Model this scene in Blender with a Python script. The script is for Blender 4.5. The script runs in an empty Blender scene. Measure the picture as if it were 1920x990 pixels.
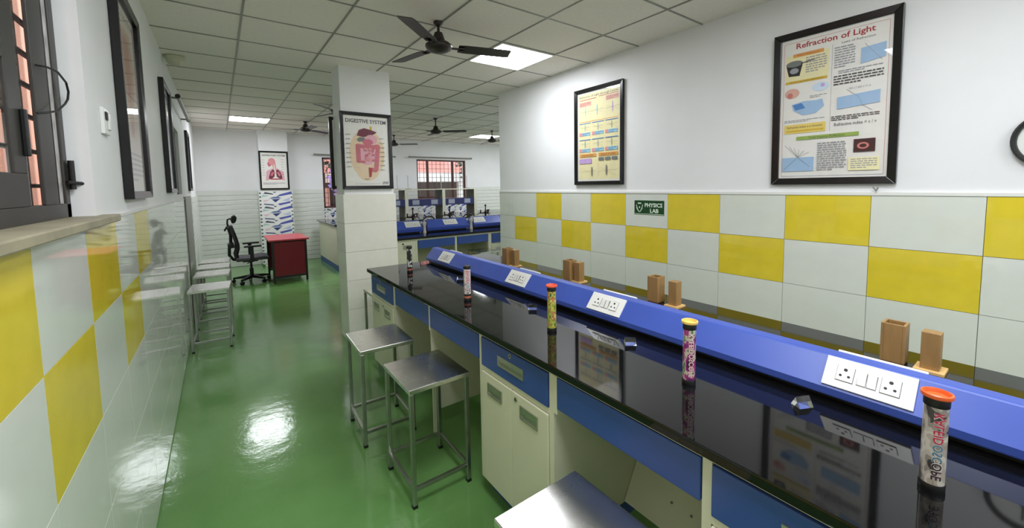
import bpy, math, random
from mathutils import Vector, Matrix
random.seed(4)
PI = math.pi
SC = bpy.context.scene
COL = SC.collection

# ------------------------------------------------------------------ camera, world, exposure
EYE = 1.616
F_PX, CX, CY = 759.8, 985.6, 406.4
YAW, PITCH, ROLL = 0.6465, -0.0762, -0.0140
fw = Vector((math.sin(YAW)*math.cos(PITCH), math.cos(YAW)*math.cos(PITCH), math.sin(PITCH)))
rt = Vector((math.cos(YAW), -math.sin(YAW), 0.0))
up = rt.cross(fw)
rt2 = math.cos(ROLL)*rt + math.sin(ROLL)*up
up2 = -math.sin(ROLL)*rt + math.cos(ROLL)*up
cam = bpy.data.cameras.new('camera')
cam_ob = bpy.data.objects.new('camera', cam)
COL.objects.link(cam_ob)
cam_ob.matrix_world = Matrix(((rt2.x, up2.x, -fw.x, 0), (rt2.y, up2.y, -fw.y, 0), (rt2.z, up2.z, -fw.z, EYE), (0, 0, 0, 1)))
cam.sensor_fit = 'HORIZONTAL'
cam.sensor_width = 36.0
cam.lens = F_PX/1920*36.0
cam.shift_x = (960-CX)/1920
cam.shift_y = (CY-495)/1920
cam.clip_start = 0.05
SC.camera = cam_ob

world = bpy.data.worlds.new('overcast_sky')
SC.world = world
world.use_nodes = True
bg = world.node_tree.nodes['Background']
bg.inputs[0].default_value = (0.86, 0.93, 1.0, 1)
bg.inputs[1].default_value = 2.6

PANEL_STRENGTH = 20.0
SC.view_settings.view_transform = 'Standard'
SC.view_settings.look = 'None'
SC.view_settings.gamma = 1.0
SC.view_settings.use_curve_mapping = False
SC.view_settings.exposure = 0.42
SC.cycles.max_bounces = 9
SC.cycles.diffuse_bounces = 6
SC.cycles.glossy_bounces = 5
SC.cycles.transparent_max_bounces = 12
SC.cycles.use_denoising = True
SC.cycles.sample_clamp_indirect = 6.0

# ------------------------------------------------------------------ materials
def lin(c):
    c = c/255.0
    return c/12.92 if c <= 0.04045 else ((c+0.055)/1.055)**2.4

MATS = {}
def mat(name, rgb, rough=0.5, metal=0.0, spec=0.5, var=0.05, scale=14.0, bump=0.0, bscale=60.0, coat=0.0, rvar=0.0, stretch=None):
    if name in MATS:
        return MATS[name]
    m = bpy.data.materials.new(name)
    m.use_nodes = True
    nt = m.node_tree
    p = nt.nodes['Principled BSDF']
    p.inputs['Roughness'].default_value = rough
    p.inputs['Metallic'].default_value = metal
    p.inputs['Specular IOR Level'].default_value = spec
    p.inputs['Coat Weight'].default_value = coat
    p.inputs['Coat Roughness'].default_value = 0.06
    c = [lin(x) for x in rgb]
    tc = nt.nodes.new('ShaderNodeTexCoord')
    vec = tc.outputs['Object']
    if stretch:
        mp = nt.nodes.new('ShaderNodeMapping')
        mp.inputs['Scale'].default_value = stretch
        nt.links.new(vec, mp.inputs['Vector'])
        vec = mp.outputs['Vector']
    n = nt.nodes.new('ShaderNodeTexNoise')
    n.inputs['Scale'].default_value = scale
    n.inputs['Detail'].default_value = 4
    nt.links.new(vec, n.inputs['Vector'])
    r = nt.nodes.new('ShaderNodeValToRGB')
    r.color_ramp.elements[0].position = 0.3
    r.color_ramp.elements[1].position = 0.7
    r.color_ramp.elements[0].color = (c[0]*(1-var), c[1]*(1-var), c[2]*(1-var), 1)
    r.color_ramp.elements[1].color = (min(1, c[0]*(1+var)), min(1, c[1]*(1+var)), min(1, c[2]*(1+var)), 1)
    nt.links.new(n.outputs['Fac'], r.inputs['Fac'])
    nt.links.new(r.outputs['Color'], p.inputs['Base Color'])
    if rvar:
        mr = nt.nodes.new('ShaderNodeMapRange')
        mr.inputs['To Min'].default_value = max(0.02, rough-rvar)
        mr.inputs['To Max'].default_value = rough+rvar
        nt.links.new(n.outputs['Fac'], mr.inputs['Value'])
        nt.links.new(mr.outputs['Result'], p.inputs['Roughness'])
    if bump:
        n2 = nt.nodes.new('ShaderNodeTexNoise')
        n2.inputs['Scale'].default_value = bscale
        n2.inputs['Detail'].default_value = 3
        nt.links.new(vec, n2.inputs['Vector'])
        b = nt.nodes.new('ShaderNodeBump')
        b.inputs['Strength'].default_value = bump
        b.inputs['Distance'].default_value = 0.01
        nt.links.new(n2.outputs['Fac'], b.inputs['Height'])
        nt.links.new(b.outputs['Normal'], p.inputs['Normal'])
    MATS[name] = m
    return m

def emit(name, rgb, strength):
    m = bpy.data.materials.new(name)
    m.use_nodes = True
    nt = m.node_tree
    nt.nodes.clear()
    o = nt.nodes.new('ShaderNodeOutputMaterial')
    e = nt.nodes.new('ShaderNodeEmission')
    e.inputs[0].default_value = (*[lin(x) for x in rgb], 1)
    e.inputs[1].default_value = strength
    nt.links.new(e.outputs[0], o.inputs[0])
    MATS[name] = m
    return m

def sheet_glass(name, tint=(1, 1, 1), ior=1.5, rough=0.01):
    m = bpy.data.materials.new(name)
    m.use_nodes = True
    nt = m.node_tree
    nt.nodes.clear()
    o = nt.nodes.new('ShaderNodeOutputMaterial')
    t = nt.nodes.new('ShaderNodeBsdfTransparent')
    t.inputs[0].default_value = (*tint, 1)
    g = nt.nodes.new('ShaderNodeBsdfGlossy')
    g.inputs['Roughness'].default_value = rough
    lw = nt.nodes.new('ShaderNodeLayerWeight')
    lw.inputs['Blend'].default_value = 0.5
    pw = nt.nodes.new('ShaderNodeMath')
    pw.operation = 'POWER'
    pw.inputs[1].default_value = 5.0
    nt.links.new(lw.outputs['Facing'], pw.inputs[0])
    f = nt.nodes.new('ShaderNodeMapRange')
    f.inputs['To Min'].default_value = ((ior-1)/(ior+1))**2
    f.inputs['To Max'].default_value = 1.0
    nt.links.new(pw.outputs[0], f.inputs['Value'])
    mx = nt.nodes.new('ShaderNodeMixShader')
    nt.links.new(f.outputs[0], mx.inputs[0])
    nt.links.new(t.outputs[0], mx.inputs[1])
    nt.links.new(g.outputs[0], mx.inputs[2])
    nt.links.new(mx.outputs[0], o.inputs[0])
    MATS[name] = m
    return m

WHITE = mat('wall_paint', (236, 236, 237), 0.6, var=0.02, scale=3, bump=0.02, bscale=25)
TILE_W = mat('white_glazed_tile', (218, 221, 213), 0.045, var=0.02, scale=9, bump=0.006, bscale=7)
TILE_Y = mat('yellow_glazed_tile', (222, 200, 58), 0.05, var=0.05, scale=9, bump=0.006, bscale=7)
TILE_G = mat('grey_dado_panel', (120, 118, 110), 0.3, var=0.1)
TILE_P = mat('cream_pillar_tile', (238, 235, 226), 0.18, var=0.02)
STRIP = mat('ribbed_wall_tile', (222, 224, 218), 0.2, var=0.02)
GROUT = mat('grout', (112, 112, 104), 0.8)
CEIL = mat('ceiling_tile', (248, 239, 232), 0.85, var=0.03, scale=40, bump=0.05, bscale=180)
TBAR = mat('ceiling_grid_bar', (150, 148, 142), 0.4)
BLACKF = mat('black_frame', (14, 13, 13), 0.25)
PAPER = mat('poster_paper', (235, 232, 226), 0.5, var=0.02)
CREAM = mat('cream_powder_coat', (214, 213, 188), 0.42, var=0.03, scale=5)
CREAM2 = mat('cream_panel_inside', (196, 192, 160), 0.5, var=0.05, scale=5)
BLUEF = mat('blue_powder_coat', (50, 80, 148), 0.35, var=0.05, scale=6)
RACE = mat('bright_blue_raceway', (62, 86, 174), 0.38, var=0.04, scale=6)
GRANITE = mat('black_granite', (12, 12, 13), 0.045, var=0.6, scale=220, spec=0.44, bump=0.006, bscale=5)
STEEL = mat('stainless_steel', (226, 224, 220), 0.27, metal=1.0, var=0.06, scale=7, rvar=0.05)
STEELT = mat('steel_tube', (176, 176, 172), 0.3, metal=1.0, var=0.1, scale=20)
CHROME = mat('satin_chrome', (190, 188, 178), 0.3, metal=0.9, var=0.06)
DARKM = mat('dark_bronze_enamel', (42, 30, 27), 0.35, var=0.1)
BLACKP = mat('black_plastic', (16, 16, 17), 0.45)
BLACKM = mat('black_mesh_fabric', (20, 20, 22), 0.8)
GREYF = mat('grey_seat_fabric', (88, 86, 88), 0.9, var=0.1, scale=60)
WHITEP = mat('white_plastic', (232, 232, 228), 0.35, var=0.02)
SWLINE = mat('socket_groove', (120, 120, 116), 0.5)
HOLE = mat('socket_hole', (28, 28, 28), 0.6)
WINM = mat('window_steel', (44, 42, 38), 0.45, var=0.15, scale=10)
REDBROWN = mat('red_brown_window_steel', (74, 40, 34), 0.5)
SILL = mat('stone_sill', (150, 142, 118), 0.5, var=0.15, scale=12)
WOOD = mat('beech_wood', (160, 124, 76), 0.45, var=0.12, scale=8, stretch=(6, 6, 0.8))
WOOD_SHADE = mat('wood_foot_shade', (112, 74, 44), 0.6, var=0.1)  # shadow at the box foot put into the bottom's dark colour
WOODL = mat('pale_wood_base', (222, 182, 120), 0.45, var=0.1, scale=12)
REDTOP = mat('red_laminate', (196, 62, 74), 0.3, var=0.03)
MAROON = mat('maroon_panel', (128, 14, 34), 0.35, var=0.04)
LED = emit('led_diffuser', (246, 250, 255), PANEL_STRENGTH)
GLASS = sheet_glass('window_glass', (0.96, 0.98, 0.97))
PGLASS = sheet_glass('poster_glass', (0.98, 0.98, 0.98), 1.45, 0.015)
GREEN_SIGN = mat('green_sign', (84, 142, 90), 0.4)
SIGNTXT = mat('sign_lettering', (226, 238, 220), 0.5)
DOME = mat('cream_dome', (206, 204, 180), 0.35)
RODM = mat('curtain_rod', (138, 134, 128), 0.4, metal=0.5)

def floor_material():
    m = mat('green_epoxy_floor', (104, 148, 84), 0.11, var=0.16, scale=1.1, spec=0.5, rvar=0.05)
    nt = m.node_tree
    p = nt.nodes['Principled BSDF']
    tc = nt.nodes.new('ShaderNodeTexCoord')
    n = nt.nodes.new('ShaderNodeTexNoise')
    n.inputs['Scale'].default_value = 9
    n.inputs['Detail'].default_value = 6
    n.inputs['Roughness'].default_value = 0.6
    b = nt.nodes.new('ShaderNodeBump')
    b.inputs['Strength'].default_value = 0.09
    b.inputs['Distance'].default_value = 0.02
    nt.links.new(tc.outputs['Object'], n.inputs['Vector'])
    nt.links.new(n.outputs['Fac'], b.inputs['Height'])
    nt.links.new(b.outputs['Normal'], p.inputs['Normal'])
    return m
FLOOR = floor_material()

def prism_glass():
    m = bpy.data.materials.new('prism_glass')
    m.use_nodes = True
    p = m.node_tree.nodes['Principled BSDF']
    p.inputs['Base Color'].default_value = (1, 1, 1, 1)
    p.inputs['Transmission Weight'].default_value = 1.0
    p.inputs['Roughness'].default_value = 0.0
    p.inputs['IOR'].default_value = 1.52
    return m
PRISMG = prism_glass()

# ------------------------------------------------------------------ mesh builder
class MB:
    def __init__(s):
        s.v, s.f, s.mi, s.mats = [], [], [], []
    def slot(s, m):
        if m not in s.mats:
            s.mats.append(m)
        return s.mats.index(m)
    def poly(s, pts, m):
        b = len(s.v)
        s.v += [tuple(p) for p in pts]
        s.f.append(tuple(range(b, b+len(pts))))
        s.mi.append(s.slot(m))
    def faces(s, pts, fs, m):
        b = len(s.v)
        s.v += [tuple(p) for p in pts]
        k = s.slot(m)
        for f in fs:
            s.f.append(tuple(b+i for i in f))
            s.mi.append(k)
    def box(s, x0, x1, y0, y1, z0, z1, m):
        s.faces([(x0, y0, z0), (x1, y0, z0), (x1, y1, z0), (x0, y1, z0), (x0, y0, z1), (x1, y0, z1), (x1, y1, z1), (x0, y1, z1)],
                [(3, 2, 1, 0), (4, 5, 6, 7), (0, 1, 5, 4), (1, 2, 6, 5), (2, 3, 7, 6), (3, 0, 4, 7)], m)
    def cyl(s, p0, p1, r0, m, r1=None, n=12, caps=True):
        r1 = r0 if r1 is None else r1
        p0, p1 = Vector(p0), Vector(p1)
        d = (p1-p0).normalized()
        a = d.orthogonal().normalized()
        b = d.cross(a)
        P = []
        for p, r in ((p0, r0), (p1, r1)):
            for i in range(n):
                t = 2*PI*i/n
                P.append(p+a*math.cos(t)*r+b*math.sin(t)*r)
        F = [(i, (i+1) % n, n+(i+1) % n, n+i) for i in range(n)]
        if caps:
            F += [tuple(range(n-1, -1, -1)), tuple(range(n, 2*n))]
        s.faces(P, F, m)
    def lathe(s, prof, m, c=(0, 0, 0), n=20):
        P, F = [], []
        for r, z in prof:
            for i in range(n):
                t = 2*PI*i/n
                P.append((c[0]+r*math.cos(t), c[1]+r*math.sin(t), c[2]+z))
        for k in range(len(prof)-1):
            for i in range(n):
                F.append((k*n+i, k*n+(i+1) % n, (k+1)*n+(i+1) % n, (k+1)*n+i))
        F.append(tuple(range(n-1, -1, -1)))
        F.append(tuple(range((len(prof)-1)*n, len(prof)*n)))
        s.faces(P, F, m)
    def extrude(s, outline, axis, a0, a1, m):
        # outline: 2D points; axis 'x': (y,z), 'y': (x,z), 'z': (x,y)
        def p(q, a):
            return {'x': (a, q[0], q[1]), 'y': (q[0], a, q[1]), 'z': (q[0], q[1], a)}[axis]
        n = len(outline)
        P = [p(q, a0) for q in outline]+[p(q, a1) for q in outline]
        F = [(i, (i+1) % n, n+(i+1) % n, n+i) for i in range(n)]+[tuple(range(n-1, -1, -1)), tuple(range(n, 2*n))]
        s.faces(P, F, m)
    def tube(s, pts, r, m, n=8, closed=False):
        pts = [Vector(p) for p in pts]
        rings = []
        L = len(pts)
        prev = None
        for i in range(L):
            if closed:
                d = pts[(i+1) % L]-pts[i-1]
            else:
                d = pts[min(i+1, L-1)]-pts[max(i-1, 0)]
            d.normalize()
            a = d.orthogonal().normalized() if prev is None else (prev-d*prev.dot(d)).normalized()
            prev = a
            b = d.cross(a)
            rings.append([pts[i]+(a*math.cos(2*PI*k/n)+b*math.sin(2*PI*k/n))*r for k in range(n)])
        P = [q for g in rings for q in g]
        F = []
        for i in range(L if closed else L-1):
            j = (i+1) % L
            for k in range(n):
                F.append((i*n+k, i*n+(k+1) % n, j*n+(k+1) % n, j*n+k))
        if not closed:
            F += [tuple(range(n-1, -1, -1)), tuple(range((L-1)*n, L*n))]
        s.faces(P, F, m)
    def mesh(s, name, smooth=None):
        me = bpy.data.meshes.new(name)
        me.from_pydata(s.v, [], s.f)
        for m in s.mats:
            me.materials.append(m)
        me.polygons.foreach_set('material_index', s.mi)
        import bmesh
        bm = bmesh.new()
        bm.from_mesh(me)
        bmesh.ops.recalc_face_normals(bm, faces=bm.faces)
        bm.to_mesh(me)
        bm.free()
        if smooth:
            me.polygons.foreach_set('use_smooth', [True]*len(me.polygons))
            me.set_sharp_from_angle(angle=math.radians(smooth))
        me.update()
        return me
    def obj(s, name, parent=None, smooth=None, bevel=0, loc=(0, 0, 0), rz=0):
        return link(name, s.mesh(name, smooth), parent, bevel, loc, rz)

def link(name, me, parent=None, bevel=0, loc=(0, 0, 0), rz=0):
    o = bpy.data.objects.new(name, me)
    COL.objects.link(o)
    o.parent = parent
    o.location = loc
    o.rotation_euler = (0, 0, rz)
    if bevel:
        b = o.modifiers.new('edge_round', 'BEVEL')
        b.width = bevel
        b.segments = 2
        b.limit_method = 'ANGLE'
        b.angle_limit = math.radians(40)
    return o

def tag(o, label, cat, group=None, kind=None):
    o['label'] = label
    o['category'] = cat
    if group:
        o['group'] = group
    if kind:
        o['kind'] = kind
    return o

def thing(name, label, cat, loc=(0, 0, 0), rz=0, group=None, kind=None):
    o = bpy.data.objects.new(name, None)
    COL.objects.link(o)
    o.empty_display_size = 0.05
    o.location = loc
    o.rotation_euler = (0, 0, rz)
    return tag(o, label, cat, group, kind)

CH = {}
def kids(o):
    return [c for c in bpy.data.objects if c.parent == o]
def copy_tree(o, parent=None):
    c = o.copy()
    COL.objects.link(c)
    c.parent = parent
    for k in kids(o):
        copy_tree(k, c)
    return c
def dup(o, loc, rz, label):
    c = copy_tree(o)
    c.location = loc
    c.rotation_euler = (0, 0, rz)
    c['label'] = label
    return c

_TXT = {}
def glyphs(txt, bold=0.0):
    key = (txt, bold)
    if key not in _TXT:
        cu = bpy.data.curves.new('lettering', 'FONT')
        cu.body = txt
        cu.resolution_u = 2
        cu.offset = bold
        ob = bpy.data.objects.new('lettering', cu)
        COL.objects.link(ob)
        dg = bpy.context.evaluated_depsgraph_get()
        dg.update()
        ev = ob.evaluated_get(dg)
        me = ev.to_mesh()
        V = [(v.co.x, v.co.y) for v in me.vertices]
        Fs = [tuple(p.vertices) for p in me.polygons]
        ev.to_mesh_clear()
        bpy.data.objects.remove(ob)
        bpy.data.curves.remove(cu)
        x0, x1 = min(v[0] for v in V), max(v[0] for v in V)
        z0, z1 = min(v[1] for v in V), max(v[1] for v in V)
        _TXT[key] = ([((x-x0)/(x1-x0), (z-z0)/(z1-z0)) for x, z in V], Fs)
    return _TXT[key]

class Art:
    """flat print laid out in the sheet's own plane: x right, z up, facing -y"""
    def __init__(s, w, h):
        s.mb, s.w, s.h, s.k = MB(), w, h, 0
    def y(s):
        s.k += 1
        return -0.00008*s.k
    def poly(s, pts, m):
        y = s.y()
        s.mb.poly([((u-0.5)*s.w, y, v*s.h) for u, v in pts], m)
    def rect(s, u0, v0, u1, v1, m):
        s.poly([(u0, v0), (u1, v0), (u1, v1), (u0, v1)], m)
    def ell(s, u, v, ru, rv, m, n=18, a0=0, a1=2*PI):
        s.poly([(u+ru*math.cos(a0+(a1-a0)*i/n), v+rv*math.sin(a0+(a1-a0)*i/n)) for i in range(n if a1-a0 > 6.2 else n+1)], m)
    def text(s, t, u0, v0, u1, v1, m, bold=0.0):
        V, F = glyphs(t, bold)
        y = s.y()
        s.mb.faces([((u0+(u1-u0)*a-0.5)*s.w, y, (v0+(v1-v0)*b)*s.h) for a, b in V], F, m)
    def line(s, u0, v0, u1, v1, t, m):
        a = Vector(((u1-u0)*s.w, (v1-v0)*s.h))
        n = Vector((-a.y, a.x)).normalized()*t/2
        y = s.y()
        P = [((u0-0.5)*s.w+n.x, y, v0*s.h+n.y), ((u0-0.5)*s.w-n.x, y, v0*s.h-n.y), ((u1-0.5)*s.w-n.x, y, v1*s.h-n.y), ((u1-0.5)*s.w+n.x, y, v1*s.h+n.y)]
        s.mb.poly(P, m)
    def para(s, u0, v0, u1, v1, rows, m, seed=0):
        r = random.Random(seed)
        dv = (v1-v0)/rows
        for i in range(rows):
            u = u0
            y = s.y()
            e = u1 if i < rows-1 else u0+(u1-u0)*0.6
            while u < e-0.01:
                w = min(r.uniform(0.02, 0.06), e-u)
                z0 = (v1-(i+0.75)*dv)*s.h
                z1 = (v1-(i+0.3)*dv)*s.h
                s.mb.poly([((u-0.5)*s.w, y, z0), ((u+w-0.5)*s.w, y, z0), ((u+w-0.5)*s.w, y, z1), ((u-0.5)*s.w, y, z1)], m)
                u += w+0.008

INK = {}
def ink(name, rgb):
    if name not in INK:
        INK[name] = mat('print_'+name, rgb, 0.5, var=0.03)
    return INK[name]
for n_, c_ in dict(black=(66, 64, 68), grey=(156, 156, 164), red=(176, 52, 58), pink=(226, 150, 152), cream=(238, 228, 180), yellow=(232, 206, 110),
                   orange=(224, 160, 84), gold=(214, 178, 60), green=(150, 176, 82), blue=(160, 190, 222), deep=(80, 132, 196), sky=(206, 222, 240),
                   violet=(196, 164, 216), teal=(160, 202, 214), maroon=(112, 40, 58), flesh=(222, 174, 158), tan=(232, 206, 174), rose=(206, 106, 126),
                   pale=(240, 226, 216), brown=(66, 30, 28), dark=(34, 32, 34), rosel=(226, 170, 184), redl=(200, 120, 112), greyd=(120, 124, 122)).items():
    ink(n_, c_)

def framed_poster(label, w, h, loc, rz, art, fwid=0.034, group=None, depth=0.028, paper=PAPER):
    t = thing('framed_poster', label, 'poster', loc, rz, group)
    b = MB()
    d = depth
    o = [(-w/2, 0), (w/2, 0), (w/2, h), (-w/2, h)]
    i = [(-w/2+fwid, fwid), (w/2-fwid, fwid), (w/2-fwid, h-fwid), (-w/2+fwid, h-fwid)]
    mid = 0.35
    for k in range(4):
        a0, a1, b0, b1 = o[k], o[(k+1) % 4], i[k], i[(k+1) % 4]
        P = [(a0[0], 0, a0[1]), (a1[0], 0, a1[1]), (b1[0], 0, b1[1]), (b0[0], 0, b0[1]),
             (a0[0], -d, a0[1]), (a1[0], -d, a1[1]), (b1[0], -d+0.006, b1[1]), (b0[0], -d+0.006, b0[1])]
        b.faces(P, [(3, 2, 1, 0), (4, 5, 6, 7), (0, 1, 5, 4), (1, 2, 6, 5), (2, 3, 7, 6), (3, 0, 4, 7)], BLACKF)
    b.obj('frame', t, bevel=0.003)
    sw, sh = w-2*fwid, h-2*fwid
    A = Art(sw, sh)
    A.mb.box(-sw/2, sw/2, 0, 0.004, 0, sh, paper)
    art(A)
    A.mb.obj('printed_sheet', t, loc=(0, -0.010, fwid))
    g = MB()
    g.poly([(-sw/2, -0.017, fwid), (sw/2, -0.017, fwid), (sw/2, -0.017, fwid+sh), (-sw/2, -0.017, fwid+sh)], PGLASS)
    g.obj('glass', t)
    return t

RIGHT, LEFT, FRONT, REAR = -PI/2, PI/2, 0.0, PI

# ------------------------------------------------------------------ room dimensions
XL, XR = -0.34, 3.06
YB, YF = 10.4, -3.0
XFAR = 7.6
H = 2.84
TTOP = 1.53

def wall_boxes(mb, u0, u1, z0, z1, holes, put, m):
    """a wall panel in (u,z) with rectangular openings"""
    us = sorted({u0, u1, *[h[0] for h in holes], *[h[1] for h in holes]})
    zs = sorted({z0, z1, *[h[2] for h in holes], *[h[3] for h in holes]})
    for a, b in zip(us, us[1:]):
        for c, d in zip(zs, zs[1:]):
            um, zm = (a+b)/2, (c+d)/2
            if any(h[0] < um < h[1] and h[2] < zm < h[3] for h in holes):
                continue
            put(mb, a, b, c, d, m)

def struct(o, label, cat):
    return tag(o, label, cat, kind='structure')

# floor, ceiling
b = MB()
b.box(XL-0.12, XFAR+0.2, YF-0.2, YB+0.2, -0.12, 0, FLOOR)
struct(b.obj('floor'), 'glossy green epoxy floor running through the whole lab', 'floor')
b = MB()
b.box(XL-0.12, XFAR+0.2, YF-0.2, YB+0.2, H+0.012, H+0.15, GROUT)
ceil = struct(b.obj('ceiling'), 'suspended ceiling of square grey-white tiles in a grid', 'ceiling')
PANELS = [(2.0, 2.95), (0.2, 8.35), (5.0, 8.35), (1.4, -0.05), (1.4, -1.85), (-0.4+0.6, -1.85), (0.2, 0.55), (5.0, 5.35), (6.8, 5.35), (6.8, 8.35), (2.0, 8.35)]  # from the end-wall pair on: added unseen to even out the light
GX0, GY0 = -0.4, -3.05
tile_me = None
def in_room(x, y):
    if y < 4.55 and x > 3.05:
        return False
    return True
b = MB()
b.box(0.007, 0.593, 0.007, 0.593, 0, 0.012, CEIL)
tile_me = b.mesh('tile')
nx, ny = 14, 23
nt_ = 0
for j in range(ny):
    for i in range(nx):
        x, y = GX0+0.6*i, GY0+0.6*j
        if not in_room(x+0.01, y+0.3) or y < -3.2 or x > XFAR:
            continue
        if any(abs(x-px) < 0.05 and abs(y-py) < 0.05 for px, py in PANELS):
            continue
        if y < 1.0 and nt_ > 280:
            continue
        link('tile', tile_me, ceil, loc=(x, y, H+0.004+random.uniform(-0.001, 0.002)))
        nt_ += 1
for i in range(nx+1):
    x = GX0+0.6*i
    b = MB()
    y0 = YF if x < XR else 4.6
    b.box(x-0.006, x+0.006, y0, YB, H-0.001, H+0.010, TBAR)
    if XL < x < XFAR:
        b.obj('grid_bar', ceil)
for j in range(ny+1):
    y = GY0+0.6*j
    b = MB()
    x1 = XR if y < 4.6 else XFAR
    b.box(XL, x1, y-0.006, y+0.006, H-0.0005, H+0.010, TBAR)
    if YF < y < YB:
        b.obj('grid_bar', ceil)

# walls
W1 = (0.2, 2.0, TTOP, 2.72)
W2 = (5.47, 6.22, 1.575, 2.29)
b = MB()
wall_boxes(b, YF, YB, 0, H+0.1, [W1, W2], lambda mb, a, c, d, e, m: mb.box(XL-0.12, XL, a, c, d, e, m), WHITE)
wl = struct(b.obj('wall_left'), 'white wall with shiny white and yellow tiles below, beside the aisle', 'wall')
b = MB()
b.box(XR, XR+0.15, YF, 4.62, 0, H+0.1, WHITE)
wr = struct(b.obj('wall_right'), 'white wall with yellow and white checkered tiles behind the black worktop', 'wall')
B1 = (1.95, 3.41, 1.16, 2.34)
B2 = (4.24, 5.70, 1.16, 2.36)
b = MB()
wall_boxes(b, XL-0.2, XFAR+0.2, 0, H+0.1, [B1, B2], lambda mb, a, c, d, e, m: mb.box(a, c, YB, YB+0.2, d, e, m), WHITE)
wb = struct(b.obj('wall_back'), 'far white wall with ribbed tiles below and two windows', 'wall')
b = MB()
b.box(XL-0.2, XR+0.15, YF-0.15, YF, 0, H+0.1, WHITE)
struct(b.obj('wall_front'), 'plain white end wall facing the checkered wall end', 'wall')
b = MB()
b.box(XR+0.15, XFAR, 4.47, 4.62, 0, H+0.1, WHITE)
struct(b.obj('wall_return'), 'plain white partition turning away behind the checkered wall', 'wall')
b = MB()
b.box(XFAR, XFAR+0.15, 4.47, YB, 0, H+0.1, WHITE)
struct(b.obj('wall_side'), 'plain white end wall beyond the rear benches', 'wall')

# right wall tiles (450 x 300)
def tile_mesh(w, h, m, t=0.008):
    b = MB()
    g = 0.0007
    b.faces([(g, 0, g), (w-g, 0, g), (w-g, 0, h-g), (g, 0, h-g), (g+.0007, -t, g+.0007), (w-g-.0007, -t, g+.0007), (w-g-.0007, -t, h-g-.0007), (g+.0007, -t, h-g-.0007)],
            [(4, 5, 6, 7), (0, 1, 5, 4), (1, 2, 6, 5), (2, 3, 7, 6), (3, 0, 4, 7)], m)
    return b.mesh('tile')
TW, TY = tile_mesh(0.45, 0.3, TILE_W), tile_mesh(0.45, 0.3, TILE_Y)
b = MB()
b.box(XR-0.004, XR, YF, 4.62, 0, TTOP, GROUT)
b.obj('tile_backing', wr)
for c in range(-1, 13):
    for r in range(5):
        y = 4.2748-0.45*c     # left edge as seen
        if y-0.45 < -1.2:
            continue
        yel = (r == 0 and c % 2 == 1 and c >= 1) or (r == 1 and c % 2 == 0 and c >= 0)
        o = link('tile', TY if yel else TW, wr, loc=(XR-0.003, min(y, 4.62), TTOP-0.3*(r+1)), rz=RIGHT)
        if c == -1:
            o.scale = ((4.62-4.2748)/0.45, 1, 1)
            o.location.y = 4.62
b = MB()
b.box(XR-0.016, XR, YF, 4.62, TTOP, TTOP+0.022, WHITEP)
struct(b.obj('trim_1', bevel=0.003), 'thin white edging strip along the top of the checkered tiles', 'trim')
# left wall tiles
LT = 1.512
b = MB()
b.box(XL, XL+0.004, YF, YB, 0, LT, GROUT)
b.obj('tile_backing', wl)
Y0L = 1.3286
for c in range(-4, 11):
    for r in range(5):
        y = Y0L+0.45*c
        if y > 6.1:
            continue
        yel = (r == 0 and c in (-3, -1, 1, 3)) or (r == 1 and c in (-4, -2, 0, 2))
        link('tile', TY if yel else TW, wl, loc=(XL+0.003, y, LT-0.3*(r+1)), rz=LEFT)
b = MB()
b.box(XL, XL+0.02, 6.30, 7.55, 0.0, 1.54, TILE_G)
b.obj('dado_panel', wl, bevel=0.004)
for r in range(15):
    b = MB()
    b.box(XL+0.003, XL+0.013, 7.58, YB, 0.02+0.1*r, 0.117+0.1*r, STRIP)
    b.obj('tile_strip', wl, bevel=0.004)
b = MB()
b.box(XL, XL+0.011, YF, 7.55, LT, LT+0.012, WHITEP)
struct(b.obj('trim_2'), 'thin edging strip along the top of the aisle wall tiles', 'trim')
# back wall ribbed strips, split at the windows and the column
def strips(x0, x1, zmax):
    r = 0
    while 0.1*r+0.09 < zmax:
        b = MB()
        b.box(x0, x1, YB-0.014, YB, 0.1*r+0.002, 0.1*r+0.098, STRIP)
        b.obj('tile_strip', wb, bevel=0.006)
        r += 1
b = MB()
for x0, x1 in ((XL, 0.66), (1.26, B1[0]), (B1[1], B2[0]), (B2[1], XFAR)):
    strips(x0, x1, 1.60)
    b.box(x0, x1, YB-0.004, YB, 0, 1.6, GROUT)
b.obj('tile_backing', wb)

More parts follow.
